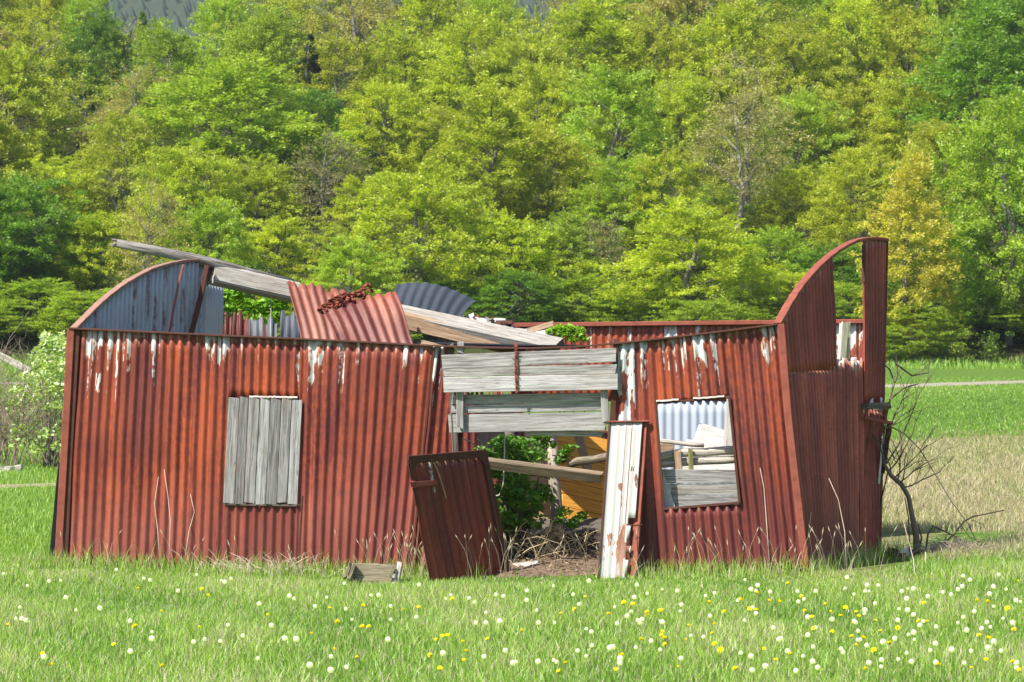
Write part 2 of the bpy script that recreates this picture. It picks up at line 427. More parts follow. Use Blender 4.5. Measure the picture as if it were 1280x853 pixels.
def field_mat():
    m, nt, out = new_mat('field_grass')
    pos = nd(nt, 'ShaderNodeNewGeometry').outputs['Position']
    sep = nd(nt, 'ShaderNodeSeparateXYZ'); lk(nt, pos, sep.inputs[0]); X, Y = sep.outputs[0], sep.outputs[1]
    n1 = noi(nt, mapping(nt, pos, (0.5, 0.12, 1)), 1.0, 4, 0.6)
    n2 = noi(nt, mapping(nt, pos, (4, 1.4, 4)), 1.0, 5, 0.7)
    n3 = noi(nt, mapping(nt, pos, (25, 10, 25)), 1.0, 4, 0.7)
    green = mix(nt, ramp(nt, n2, [(0.3, (0, 0, 0)), (0.7, (1, 1, 1))]), (0.10, 0.20, 0.03), (0.20, 0.31, 0.06))
    khaki = mix(nt, ramp(nt, n2, [(0.3, (0, 0, 0)), (0.7, (1, 1, 1))]), (0.25, 0.25, 0.09), (0.40, 0.34, 0.18))
    khaki = mix(nt, ramp(nt, n1, [(0.45, (0, 0, 0)), (0.7, (0.6, 0.6, 0.6))]), khaki, (0.17, 0.21, 0.07))
    # the seeding strip: right of the hut, from just behind it to ~65 m
    y = mth(nt, 'ADD', Y, mth(nt, 'MULTIPLY', mth(nt, 'SUBTRACT', n1, 0.5), 44))
    b1 = ramp(nt, mth(nt, 'DIVIDE', y, 100), [(0.27, (0, 0, 0)), (0.31, (1, 1, 1)), (0.55, (1, 1, 1)), (0.68, (0, 0, 0))])
    bx = ramp(nt, mth(nt, 'ADD', mth(nt, 'MULTIPLY', X, 0.1), 0.5), [(0.45, (0, 0, 0)), (0.6, (1, 1, 1))])
    c = mix(nt, mth(nt, 'MULTIPLY', b1, bx), green, khaki)
    c = mix(nt, mth(nt, 'MULTIPLY', ramp(nt, n3, [(0.35, (1, 1, 1)), (0.6, (0, 0, 0))]), 0.55), c, (0.045, 0.07, 0.02))
    principled(nt, out, c, 0.95, 0.05, bump=n3, bstr=0.9, bdist=0.08)
    return m
FIELD = field_mat()
xs = np.concatenate([np.linspace(-420, -20, 24), np.linspace(-16, -7, 8), np.linspace(-6, 6, 40), np.linspace(7, 16, 8), np.linspace(20, 420, 24)])
ys = np.concatenate([np.linspace(-60, 8, 10), np.linspace(10, 45, 60), np.linspace(50, 158, 24)])
grid_mesh('field', xs, ys, gz_np, FIELD, 'structure', 'green meadow around the ruined tin hut')
def hill_mat():
    m, nt, out = new_mat('forest_floor')
    pos = nd(nt, 'ShaderNodeNewGeometry').outputs['Position']
    n1 = noi(nt, pos, 0.25, 5, 0.65)
    c = mix(nt, ramp(nt, n1, [(0.35, (0, 0, 0)), (0.65, (1, 1, 1))]), (0.06, 0.045, 0.025), (0.045, 0.07, 0.02))
    principled(nt, out, c, 0.95, 0.05, bump=n1, bstr=0.8, bdist=0.5); return m
xs2 = np.linspace(-420, 420, 71); ys2 = np.concatenate([np.linspace(158, 340, 47), np.linspace(360, 760, 12)])
grid_mesh('hillside', xs2, ys2, hill_np, hill_mat(), 'structure', 'wooded hillside rising behind the meadow')
def far_z(X, Y):
    r = np.clip((Y-800)/700, 0, 1)
    return 20+(165*r*r*(3-2*r))*(0.92+0.10*np.sin(X*0.006+1.2)+0.05*np.sin(X*0.021))
def far_z1(x, y): return float(far_z(np.array(float(x)), np.array(float(y))))
grid_mesh('distant_hill', np.linspace(-1500, 1500, 90), np.concatenate([np.linspace(765, 1500, 30), np.linspace(1560, 2600, 10)]), far_z,
          plain_mat('distant_ground', (0.05, 0.065, 0.03), 0.95, 0.4, 0.02), 'structure', 'far ridge seen over the treetops')
# gravel tracks
def strip(name, pts, width, mat, lab):
    mb = MB(); n = 60; prev = None
    px_ = pl([(i/(len(pts)-1), p[0]) for i, p in enumerate(pts)]); py_ = pl([(i/(len(pts)-1), p[1]) for i, p in enumerate(pts)])
    for i in range(n+1):
        f = i/n; x, y = px_(f), py_(f)
        x2, y2 = px_(min(1, f+0.01)), py_(min(1, f+0.01)); x1, y1 = px_(max(0, f-0.01)), py_(max(0, f-0.01))
        d = Vector((x2-x1, y2-y1, 0)).normalized(); s_ = Vector((-d.y, d.x, 0))
        row = []
        for k in (-1, -0.3, 0.3, 1):
            w = width/2*k*(1+0.25*noise.noise(Vector((x*0.8, y*0.8, k))))
            q = Vector((x, y, 0))+s_*w; q.z = gz(q.x, q.y)+(0.02 if abs(k) < 1 else 0.006)
            row.append(q)
        if prev:
            for k in range(3): mb.quad([prev[k], row[k], row[k+1], prev[k+1]])
        prev = row
    return mb.build(name, mat, None, True, lab, None, None, 'structure')
GRAV = plain_mat('gravel', (0.32, 0.28, 0.22), 0.95, 0.35, 3.0)
strip('track', [(-45, 128), (-20, 112), (0, 105), (8, 103), (13, 106), (19, 114.5), (40, 130), (80, 150)], 2.8, GRAV, 'pale gravel track crossing the far side of the meadow')
strip('footpath', [(-20, 38.2), (-10, 39.3), (-7, 40.4), (-5.6, 41.6), (-4.4, 44), (-3.6, 50)], 0.8, plain_mat('trodden_earth', (0.30, 0.25, 0.16), 0.95, 0.3, 6.0), 'trodden earth path left of the hut')
def YFx(x): return 28.5-((x/28*FPX+HX)-92)/908*1.5
# the strip of wall-side litter in the doorway
def dirt_z(X, Y): return gz_np(X, Y)+0.03+0.06*np.exp(-((X-0.5)/0.6)**2)*np.exp(-((Y-28.4)/0.7)**2)+0.012*np.sin(X*9)*np.sin(Y*7)-.06*np.clip((27.6-Y)/.35, 0, 1)
o = grid_mesh('bare_earth', np.linspace(-3.6, 4.2, 70), np.linspace(27.0, 31.2, 50), dirt_z, plain_mat('earth_litter', (0.17, 0.12, 0.08), 0.95, 0.5, 9.0), 'structure', 'brown earth and litter on the floor inside the hut', keep=lambda x, y: (y > YFx(x)+.12 and x < 1.8+.42*(y-27) and y < 30.4) or (-.2 < x < 1.0 and y > 27.15))

# ---- grass blades (stuff)
def blade_mat(name, cols, trans=0.3):
    m, nt, out = new_mat(name)
    at = nd(nt, 'ShaderNodeAttribute', attribute_name='lv')
    sep = nd(nt, 'ShaderNodeSeparateColor'); lk(nt, at.outputs['Color'], sep.inputs[0])
    c = ramp(nt, sep.outputs[0], cols)
    d = nd(nt, 'ShaderNodeBsdfDiffuse'); lk(nt, c, d.inputs[0])
    t = nd(nt, 'ShaderNodeBsdfTranslucent'); lk(nt, c, t.inputs[0])
    ms = nd(nt, 'ShaderNodeMixShader'); ms.inputs[0].default_value = trans
    lk(nt, d.outputs[0], ms.inputs[1]); lk(nt, t.outputs[0], ms.inputs[2])
    g = nd(nt, 'ShaderNodeBsdfGlossy'); g.inputs['Roughness'].default_value = 0.45
    m2 = nd(nt, 'ShaderNodeMixShader'); m2.inputs[0].default_value = 0.04
    lk(nt, ms.outputs[0], m2.inputs[1]); lk(nt, g.outputs[0], m2.inputs[2]); lk(nt, m2.outputs[0], out.inputs['Surface'])
    return m
def grass(name, x, y, h, w, tone, mat, lab, lean=0.5, zf=gz_np, z0=None):
    n = len(x)
    z = zf(x, y)-0.01 if z0 is None else z0
    a = RNG.uniform(0, 2*np.pi, n); l = RNG.uniform(0.05, lean, n)*h
    dx, dy = np.cos(a)*l, np.sin(a)*l
    f = RNG.uniform(-0.9, 0.9, n); wx, wy = np.cos(f)*w/2, np.sin(f)*w/2
    V = np.empty((n, 5, 3), dtype=np.float32)
    V[:, 0] = np.stack([x-wx, y-wy, z], -1); V[:, 1] = np.stack([x+wx, y+wy, z], -1)
    V[:, 2] = np.stack([x+dx*0.35+wx*0.85, y+dy*0.35+wy*0.85, z+h*0.55], -1); V[:, 3] = np.stack([x+dx*0.35-wx*0.85, y+dy*0.35-wy*0.85, z+h*0.55], -1)
    V[:, 4] = np.stack([x+dx, y+dy, z+h*(1-0.25*(l/h)**2)], -1)
    base = (np.arange(n, dtype=np.int32)*5)[:, None]
    loops = (base+np.array([0, 1, 2, 3, 3, 2, 4], dtype=np.int32)).reshape(-1)
    ls = ((np.arange(n, dtype=np.int32)*7)[:, None]+np.array([0, 4], dtype=np.int32)).reshape(-1)
    me = bpy.data.meshes.new(name)
    me.vertices.add(n*5); me.vertices.foreach_set('co', V.reshape(-1))
    me.loops.add(n*7); me.loops.foreach_set('vertex_index', loops)
    me.polygons.add(n*2); me.polygons.foreach_set('loop_start', ls)
    me.update(calc_edges=True)
    at = me.color_attributes.new('lv', 'FLOAT_COLOR', 'POINT')
    c = np.ones((n, 5, 4), dtype=np.float32); c[:, :, 0] = tone[:, None]
    at.data.foreach_set('color', c.reshape(-1)); me.materials.append(mat)
    o = bpy.data.objects.new(name, me); put(o, None, lab, 'grass', None, 'stuff'); return o
def vnoise(x, y, sx, sy, seed):
    r = np.random.default_rng(seed); out = np.zeros_like(x)
    for k in range(7):
        fx, fy, p = r.normal(0, sx), r.normal(0, sy), r.uniform(0, 6.28)
        out += np.sin(x*fx+y*fy+p)
    return out/7**0.5/1.4
GCOL = [(0.0, (0.12, 0.27, 0.02)), (0.3, (0.25, 0.44, 0.045)), (0.6, (0.40, 0.54, 0.09)), (0.8, (0.50, 0.58, 0.19)), (0.86, (0.55, 0.50, 0.30)), (1.0, (0.60, 0.46, 0.36))]
BL = blade_mat('grass_blades', GCOL, 0.4)
def front_field(n, y0, y1, hs, w, name, lab, xlim=2.3, tone_shift=0.0):
    y = np.sqrt(RNG.uniform(y0**2, y1**2, n)); x = RNG.uniform(-1, 1, n)*(0.168*y+xlim)
    pn = vnoise(x, y, 2.2, 1.3, 5); p2 = vnoise(x, y, 7, 5, 9)
    tone = np.clip(RNG.beta(2.2, 3.0, n)*0.85+0.16*pn+0.10*p2+tone_shift, 0, 1)
    dry = RNG.uniform(0, 1, n) < 0.12+0.10*(pn > 0.5); tone[dry] = RNG.uniform(0.84, 1, dry.sum())
    tone[~dry] = np.minimum(tone[~dry], 0.8)
    h = RNG.uniform(hs[0], hs[1], n)*(1+0.25*pn+0.15*p2)
    h = h*np.where((x > -4.3) & (x < 3.6), np.clip((YFx(x)-y)/2.2, .42, 1), 1)
    # hut footprint: none inside
    inside = (y > (YFx(x)+0.15)) & (x > -4.05) & (x < 3.2+0.4*(y-27))
    k = ~inside
    # sparse on the bare floor in front of the doorway
    thin = (x > -1.42) & (x < -1.0) & (y > 26.55) & (y < 26.95) & (RNG.uniform(0, 1, n) < 0.75); k &= ~thin
    thin = (x > -0.15) & (x < 0.95) & (y > 27.15+.25*np.sin(x*7)) & (RNG.uniform(0, 1, n) < 0.75); k &= ~thin
    return grass(name, x[k], y[k], h[k], w, tone[k], BL, lab, 0.75)
def YFx(x): return 28.5-((x/28*FPX+HX)-92)/908*1.5
front_field(275000, 17.2, 28.6, (0.04, 0.13), 0.0055, 'meadow_grass', 'short green meadow grass in front of the hut')
# longer tufts against the walls
n = 5000
x = RNG.uniform(-4.6, 3.7, n); y = YFx(x)-np.abs(RNG.normal(0, 0.22, n))-0.06; y = np.where(x > 2.6, 27.0+(x-2.55)*2.1-np.abs(RNG.normal(0, 0.3, n)), y)
k = ~((x > -0.25) & (x < 1.05) & (y > 26.9)); tone = np.clip(RNG.beta(2.2, 3, n)*0.9, 0, 0.8); d = RNG.uniform(0, 1, n) < 0.16; tone[d] = RNG.uniform(0.85, 1, d.sum())
grass('long_grass', x[k], y[k], RNG.uniform(0.05, 0.20, n)[k]*np.where(RNG.uniform(0, 1, k.sum()) < .08, 1.7, 1), 0.005, tone[k], BL, 'longer grass growing up against the rusty walls', 0.7)
# right: pale seeding grass behind; left: green grass behind
n = 100000
y = 28+RNG.uniform(0, 1, n)**1.2*40; x = 3.0+RNG.uniform(0, 1, n)*(0.178*y+1.5-3.0)
k = ~((x < 3.25+0.45*(y-27)) & (y < 31.8)); x, y = x[k], y[k]; n = len(x)
pn = vnoise(x, y, .5, .12, 33); k = y < 60+9*pn; x, y = x[k], y[k]; n = len(x); pn = vnoise(x, y, 0.8, 0.3, 3); tone = np.clip(0.48+0.2*RNG.normal(0, 1, n)+0.12*pn, 0, 1)
KH = blade_mat('seeding_grass_blades', [(0.0, (0.16, 0.27, 0.05)), (0.3, (0.30, 0.36, 0.10)), (0.55, (0.45, 0.40, 0.20)), (0.8, (0.54, 0.42, 0.28)), (1.0, (0.66, 0.54, 0.40))], 0.35)
grass('seeding_grass', x, y, RNG.uniform(0.05, 0.13, n)*(1+0.2*pn), 0.006+0.00012*(y-28), tone, KH, 'pinkish khaki seeding grass right of the hut', 0.8)
n = 60000
y = 28+RNG.uniform(0, 1, n)**1.3*26; x = -RNG.uniform(0, 1, n)*(0.178*y+1.2-3.6)-3.6
k = (x < -4.2-0.0*(y)); x, y = x[k], y[k]
k = np.abs(y-(40.4+(x+7)*0.75)) > 0.5; k |= RNG.uniform(0, 1, len(x)) < 0.15; x, y = x[k], y[k]; n = len(x)
grass('rough_grass', x, y, RNG.uniform(0.04, 0.10, n), 0.0065, np.clip(RNG.beta(2.2, 3, n)*0.8, 0, 1), BL, 'green grass left of and behind the hut', 0.7)
# verge in front of the wood
n = 30000
y = RNG.uniform(122, 160, n); x = RNG.uniform(-1, 1, n)*(0.19*y+4)
k = (y > 146) | (x < 5); x, y = x[k], y[k]; n = len(x)
def allz(x, y): return gz_np(x, y)+hill_np(x, y)
grass('verge_grass', x, y, RNG.uniform(0.12, 0.4, n)*(1+.5*vnoise(x, y, .5, .3, 8)), 0.04, np.clip(RNG.beta(2, 3, n)*0.8, 0, 1), BL, 'tall grass verge along the foot of the wood', 0.6, allz)
n = 90000
y = 56+RNG.uniform(0, 1, n)*68; x = RNG.uniform(-1, 1, n)*(0.178*y+3)
k = ((x > 5) | (x < -6)) & (np.abs(y-np.interp(x, [-45, -20, 0, 8, 13, 19, 40], [128, 112, 105, 103, 106, 114.5, 130])) > 2); pn = vnoise(x, y, .5, .12, 33); k &= (y > 62+9*pn); x, y, pn = x[k], y[k], pn[k]; n = len(x)
grass('far_meadow_grass', x, y, RNG.uniform(0.04, 0.10, n), 0.018, np.clip(RNG.beta(2, 3, n)*0.6+.12*pn, 0, .8), BL, 'vivid green grass in the far meadow', 0.8)
# seed stalks in front of the walls: thin pale stems with plume heads
mb = MB()
for i in range(140):
    x_ = random.choice([random.uniform(-1.3, 0.0), random.uniform(0.95, 3.1), random.uniform(-4.2, 3.6)])
    y_ = YFx(x_)-random.uniform(0.08, 0.7); z_ = gz(x_, y_); h_ = random.uniform(0.2, 0.42); a = random.uniform(-0.5, 0.5)
    p0 = Vector((x_, y_, z_)); p1 = p0+Vector((a*h_*0.4, 0, h_*0.7)); p2 = p0+Vector((a*h_*0.8, 0, h_))
    mb.tube([p0, p1, p2], [0.0012, 0.001, 0.0008], 3, 0, False)
    q = p2+(p2-p1).normalized()*random.uniform(0.04, 0.07)
    mb.tube([p2, p2.lerp(q, 0.4), q], [0.001, 0.005, 0.0008], 4, 0, False)
mb.build('seed_stalks', plain_mat('dry_stalk', (0.50, 0.42, 0.30), 0.9, 0.3, 20), None, False, 'pale grass stalks with plumed seed heads before the walls', 'grass', None, 'stuff')
# ------------------------------------------------------------------ the hut
hut = empty('tin_hut', (-0.4, 28.5, -0.1), 'roofless collapsing hut of rusty red corrugated iron standing in the meadow', 'hut')
WOOD = wood_mat('grey_timber'); WOODD = wood_mat('dark_timber', (0.17, 0.145, 0.12), (0.07, 0.055, 0.045), 3, (0.03, 0.025, 0.02))
WOODL = wood_mat('pale_timber', (0.54, 0.51, 0.46), (0.27, 0.24, 0.21), 7, (0.25, 0.20, 0.14), 0.4)
WOODB = wood_mat('boards_timber', (0.38, 0.37, 0.355), (0.16, 0.15, 0.145), 11, (0.16, 0.14, 0.12), 0.4)
WOODBR = wood_mat('brown_timber', (0.42, 0.30, 0.20), (0.24, 0.155, 0.10), 13, (0.12, 0.08, 0.05), 0.3)
IRON = plain_mat('rusty_angle_iron', (0.25, 0.075, 0.05), 0.75, 0.5, 14)
IROND = plain_mat('dark_rusty_iron', (0.085, 0.035, 0.025), 0.75, 0.4, 14)
def wall(name, tl, tr, bl, br, mat_fn, holes_px=(), dy=0.0, parent=hut, topfn=None, bfn=None, **kw):
    tfn = topfn or pl([(tl[0], tl[1]), (tr[0], tr[1])])
    def B(s): x = bfn(s) if bfn else bl[0]+(br[0]-bl[0])*s; return F(x, bl[1]+(br[1]-bl[1])*s, dy)
    def T(s): x = tl[0]+(tr[0]-tl[0])*s; return F(x, tfn(x), dy)
    hs = []
    for (x0, y0), (x1, y1) in holes_px:
        a = st_of(B, T, x0, y0); b = st_of(B, T, x1, y1)
        hs.append((min(a[0], b[0]), max(a[0], b[0]), min(a[1], b[1]), max(a[1], b[1])))
    m = corr(B, T, holes=hs, **kw)
    mat = mat_fn(m.L)
    return m.build(name, mat, parent, True, solid=0.0025), B, T
rail_y = pl([(88, 411), (300, 421), (480, 429), (560, 434), (640, 436), (700, 436), (780, 429), (880, 418), (975, 405.5)])
def px2u(px, x0, x1, L): return (px-x0)/(x1-x0)*L
def mA(L):
    pt = [(106, 112, .45), (114, 117, .6), (120, 127, .9), (132, 139, .4), (143, 147, .9), (151, 155, .4), (158, 162, .8), (168, 171, .3), (178, 181, .5), (188, 193, .4), (196, 200, .5), (222, 224, .3), (254, 266, .35), (270, 274, .45), (277, 283, .5), (300, 302, .3), (318, 322, .3), (340, 343, .3), (366, 372, .35),
          (385, 404, .55), (409, 415, .25), (424, 432, .6), (444, 450, .35), (505, 511, .4)]
    return rust_mat('rust_front_left', patches=[(px2u(a, 92, 540, L), px2u(b, 92, 540, L), d) for a, b, d in pt], L=L, seed=1.3, foot_from=1.25)
SH = [((284, 498), (376, 629))]
wall('wall_sheet', (94, 412), (377, 424.5), (77, 714), (370, 722), lambda L: mA(L*448/283), [((284.5, 498), (378.5, 629))], topfn=rail_y, rows=14, seed=1, dent=0.009, amp=.0165, pitch=.086)
_, Bm, Tm = wall('wall_sheet', (376, 424.5), (541, 433), (369, 722), (512, 724),
     lambda L: rust_mat('rust_front_middle', patches=[(px2u(a, 376, 541, L), px2u(b, 376, 541, L), d) for a, b, d in [(378, 381, .15), (386, 404, .55), (409, 415, .22), (424, 432, .6), (444, 450, .35), (505, 511, .4), (525, 529, .3)]],
                        L=L, seed=4.3, foot_from=0.95, mix_shift=-0.02), topfn=rail_y, rows=14, seed=2, dent=0.010, amp=.0165, pitch=.086, dy=-0.012, phase=1.0)
wall('wall_sheet', (536, 433), (567, 436), (505, 722), (541, 724),
     lambda L: rust_mat('rust_front_narrow', patches=[(L*.12, L*.40, .75), (L*.5, L*.62, .3)], L=L, seed=2.2, mix_shift=-0.06), topfn=rail_y, rows=12, seed=3, dent=0.012, amp=.0165, pitch=.086, dy=0.03)
def mR(L):
    pt = [(771, 793, 2.2), (800, 811, .5), (827, 835, .6), (837, 843, .35), (850, 857, .4), (866, 881, .5), (888, 893, .5), (948, 957, .45), (960, 970, .5)]
    return rust_mat('rust_front_right', patches=[(px2u(a, 770, 973, L), px2u(b, 770, 973, L), d) for a, b, d in pt], L=L, seed=6.1, maroon=(0.10, 0.026, 0.024), mix_shift=-0.03, foot_from=1.1, foot_tint=(.12, .03, .03))  # dark foot: maroon rust with the leaning sheet's shadow painted in
wr, BR_, TR_ = wall('wall_sheet', (769, 431), (973, 406), (757, 724), (1004, 718), mR, [((820, 503.5), (924.5, 630.5))], topfn=rail_y, bfn=pl([(0, 757), (.223, 835.6), (.659, 933.5), (1, 1004)]), rows=16, seed=4, dent=0.014, amp=.0165, pitch=.086, dy=-0.004)
# corner posts and rails
def iron_beam(name, pts, w, t, up=(0, -1, 0), mat=IRON, parent=hut):
    mb = MB()
    for a, b in zip(pts[:-1], pts[1:]): mb.beam(a, b, w, t, up, 4, 0.02, rag=0.0)
    return mb.build(name, mat, parent)
iron_beam('corner_post', [F(89, 411, -.03), F(81, 560, -.03), F(72.5, 712, -.03)], .07, .05)
iron_beam('corner_post', [F(97, 413, -.016), F(88, 560, -.016), F(81, 714, -.016)], .045, .012, mat=IROND)
iron_beam('corner_post', [F(976, 405, -.03), F(985, 520, -.035), F(1008, 718, -.03)], .065, .05)
mb = MB(); xs_ = [88, 180, 300, 420, 540, 600, 660, 720, 780, 840, 900, 973]
for a, b in zip(xs_[:-1], xs_[1:]): mb.beam(F(a, rail_y(a)-0.5, -.02), F(b, rail_y(b)-0.5, -.02), .09, .016, (0, 0, 1), 1, 0.0, rag=0)
mb.build('top_rail', IROND, hut)
# lower overlap seam rail (foot of the wall) and vertical seam strip beside the shutter
iron_beam('seam_strip', [F(378, 620, -.03), F(372, 716, -.03)], .012, .008, mat=IROND)
iron_beam('seam_strip', [F(543, 434, -.03), F(527, 580, -.03), F(513, 722, -.03)], .018, .012, mat=IROND)
# boarded window
sh = MB()
edges = [284, 298.5, 310, 324, 337, 351, 364, 377]
for i in range(7):
    a0, a1 = edges[i]+0.3, edges[i+1]-0.4
    mi_ = [0, 1, 0, 2, 1, 0, 2][i]; xt, xb = (a0+a1)/2, (a0+a1)/2-4.5*(1-0.0)
    w = (a1-a0)/FPX*28.1
    sh.beam(F(xb-0.5, 629+random.uniform(-1, 1), -.035), F(xt+1.2, 499+random.uniform(-2, 1.5), -.035), w, .02+.006*(i % 3), (0, -1, 0), 6, 0.025, rag=0.012, mi=mi_)
so_ = sh.build('window_shutter', [wood_mat('shutter_timber', (0.34, 0.33, 0.32), (0.15, 0.145, 0.14), 21, (0.20, 0.11, 0.07), 0.4), wood_mat('shutter_timber_dark', (0.25, 0.25, 0.245), (0.11, 0.105, 0.10), 22, (0.22, 0.10, 0.05), 0.35), wood_mat('shutter_timber_pale', (0.42, 0.42, 0.42), (0.20, 0.19, 0.18), 23, (0.16, 0.13, 0.10), 0.4)], hut)
m2 = MB(); m2.beam(F(279.5, 630.5, -.03), F(372.5, 632, -.03), .02, .02, (0, 0, 1), 3); m2.build('window_sill', WOODD, so_)
# edge trim left by the cut sheet above the shutter
def lip(name, p, q, mat, n=12, amp=.004, h=.014, parent=hut):
    mb = MB(); prev = None
    for i in range(n*4+1):
        f = i/(n*4); c = p.lerp(q, f); w = amp*(1.2*noise.noise(Vector((f*n*1.1, p.x, 0)))+.35*math.sin(f*n*2*math.pi))
        row = [c+Vector((0, -.02-abs(w), h*.6+w)), c+Vector((0, -.045, -h*.4+w))]
        if prev: mb.quad([prev[0], row[0], row[1], prev[1]], [(f, 0), (f, 0), (f, .1), (f, .1)])
        prev = row
    return mb.build(name, mat, parent, solid=0.003)
WHITE_OLD = plain_mat('flaking_white_paint', (0.62, 0.62, 0.58), 0.8, 0.25, 30)
LIPM = plain_mat('torn_edge_paint', (0.42, 0.36, 0.32), .8, .6, 18)
lip('torn_lip', F(312, 496, -.01), F(372, 497, -.01), LIPM)
lip('torn_lip', F(820, 502, -.01), F(848, 499.5, -.01), LIPM, 3); lip('torn_lip', F(866, 498.5, -.01), F(905, 495.5, -.01), LIPM, 4)
# window opening frame, right wall
wf = MB()
c4 = [(820, 504), (911.5, 497), (924.5, 628.5), (829.5, 636.5)]
for i in range(4):
    a, b = c4[i], c4[(i+1) % 4]; wf.beam(F(*a, -.012), F(*b, -.012), .022, .03, (0, -1, 0), 2, 0.02, rag=0)
wf.build('window_frame', IROND, hut)

# header boards over the doorway
def board(mb, x0, x1, ya, yb, ya2, yb2, d, t=.025, mi=0, n=8):
    """a board between two pixel columns at depth d behind the wall line: (ya..yb) left edge rows, (ya2..yb2) right edge rows"""
    w = (abs(yb-ya)+abs(yb2-ya2))/2/FPX*27.5
    p0, p1 = F(x0, (ya+yb)/2, d), F(x1, (ya2+yb2)/2, d)
    mb.beam(p0, p1, w, t, (0, -1, 0), n, 0.012, rag=0.015, mi=mi)
hb = MB()
board(hb, 554, 769, 446, 459, 433, 455, -.09); board(hb, 554, 771, 459.5, 471, 455.5, 467.5, -.085, mi=1); board(hb, 556, 771, 471.5, 491, 468, 487, -.095, mi=2)
WB2 = wood_mat('boards_timber_dark', (0.36, 0.35, 0.33), (0.15, 0.14, 0.13), 12, (0.13, 0.11, 0.09), 0.5); WB3 = wood_mat('boards_timber_pale', (0.48, 0.47, 0.46), (0.24, 0.23, 0.225), 14, (0.22, 0.18, 0.14), 0.4)
hbo = hb.build('header_board', [WOODB, WB2, WB3], hut, label=None)
st = MB(); st.beam(F(645, 431, -.12), F(646, 489, -.12), .022, .012, (0, -1, 0), 8, 0.3)
for i in range(16):
    p = F(645+random.uniform(-1.5, 1.5), 434+i*3.4, -.13); st.beam(p, p+Vector((random.uniform(-.02, .02), -.01, random.uniform(-.015, .015))), .008, .006, (0, 0, 1), 1)
st.build('rusty_strap', IRON, hbo)
hb = MB()
board(hb, 566, 757, 494, 506, 491, 503, .02); board(hb, 566, 757, 506.5, 517, 503.5, 513.5, .022, mi=1)
board(hb, 562, 757, 518.5, 541, 515, 538, .03)
hb.build('recessed_board', [wood_mat('recessed_timber', (0.36, 0.35, 0.34), (0.19, 0.18, 0.17), 31, (0.14, 0.13, 0.10), 0.3), WOODB], hut)
bt = MB(); bt.beam(F(575, 488, -.03), F(575, 533, -.03), .065, .04, (0, -1, 0), 4); bt.build('batten', WOODB, hut)
bt = MB(); bt.beam(F(576, 430, -.02), F(576, 440, -.02), .06, .04, (0, -1, 0), 2); bt.build('batten', WOODB, hut)
bt = MB(); bt.beam(F(755, 486, -.03), F(757, 527, -.03), .065, .04, (0, -1, 0), 4); bt.build('batten', WOODB, hut)
bt = MB(); bt.beam(F(770, 428, -.02), F(758, 724, .02), .05, .05, (0, -1, 0), 6); bt.build('door_post', IROND, hut)
bt = MB(); bt.beam(F(563, 432, .05), F(577, 722, .05), .06, .06, (0, -1, 0), 6); bt.build('door_post', WOODD, hut)
bt = MB(); bt.beam(F(660, 541, .08), F(756, 543, .08), .035, .05, (0, 0, 1), 4); bt.build('lintel_slat', WOOD, hut)
bt = MB(); bt.tube([F(576, 541, .1), F(573, 560, .1), F(574, 600, .15), F(580, 640, .2)], .022, 6); bt.build('pipe', IROND, hut, True)

# ---- right gable
arch = pl([(972, 405), (977, 396), (984, 383), (992, 370), (1001, 357), (1011, 345), (1022, 333), (1033, 323), (1045, 314), (1058, 306), (1070, 301), (1082, 298.5), (1094, 298), (1107, 300)])
def GB(s): return P(1006+(1098-1006)*s, 720+(696-720)*s, 27.0+2.1*s)
def GT(s): x = 972+135*s; return P(x, arch(x)+1.0, 27.0+2.1*s)
def GM(s): return GB(s).lerp(GT(s), 0.0)
seam = pl([(0, 460), (0.5, 458), (0.8, 456), (1, 456)])
def at_y(s, py):
    """point of the gable surface in column s at picture row py"""
    lo, hi = 0.0, 1.0
    for _ in range(24):
        m = (lo+hi)/2
        if proj(GB(s).lerp(GT(s), m))[1] > py: lo = m
        else: hi = m
    return GB(s).lerp(GT(s), lo)
def xcol(px, py):
    return st_of(GB, GT, px, py)[0]
RG1 = rust_mat('rust_gable_upper', orange=(0.48, 0.11, 0.068), maroon=(0.28, 0.06, 0.048), seed=8, foot_from=9, patches=[(.30, .34, .18), (.9, .93, .12)], L=2.3)
RG2 = lambda L: rust_mat('rust_gable_lower', orange=(0.54, 0.135, 0.085), maroon=(0.32, 0.075, 0.060), foot_tint=(0.34, 0.12, 0.09), seed=9.4, foot_from=1.0,
                         patches=[(L*.50, L*.60, .13), (L*.655, L*.76, .16)], L=L)
def GTs(s): return at_y(s, seam(s)-(7 if s > .5 else 0)+(3*math.sin(s*60) if s > .5 else 0))
m = corr(GB, GTs, rows=14, amp=.019, dent=.009, seed=7, s0=0, s1=.80, off=-0.012); m.build('gable_sheet', RG2(m.L), hut, True, solid=.0025)
s43, s78 = xcol(1043, 380), xcol(1078, 380)
def GTu(s): return GT(s)
def GBu(s): return at_y(s, seam(s)+5)
m = corr(GBu, GTu, rows=10, amp=.018, dent=.008, seed=8, s0=0, s1=s43); m.build('gable_sheet', RG1, hut, True, solid=.0025)
def GBj(s): return at_y(s, 505)
m = corr(GBj, GTu, rows=14, amp=.018, dent=.008, seed=12, s0=s78, s1=1.0, off=.006); m.build('gable_sheet', RG1, hut, True, solid=.0025)
def GTj(s): return at_y(s, 512)
m = corr(GB, GTj, rows=12, amp=.018, dent=.02, seed=13, s0=.72, s1=1.0, off=-.002, spr=8); m.build('gable_sheet', RG1, hut, True, solid=.0025)
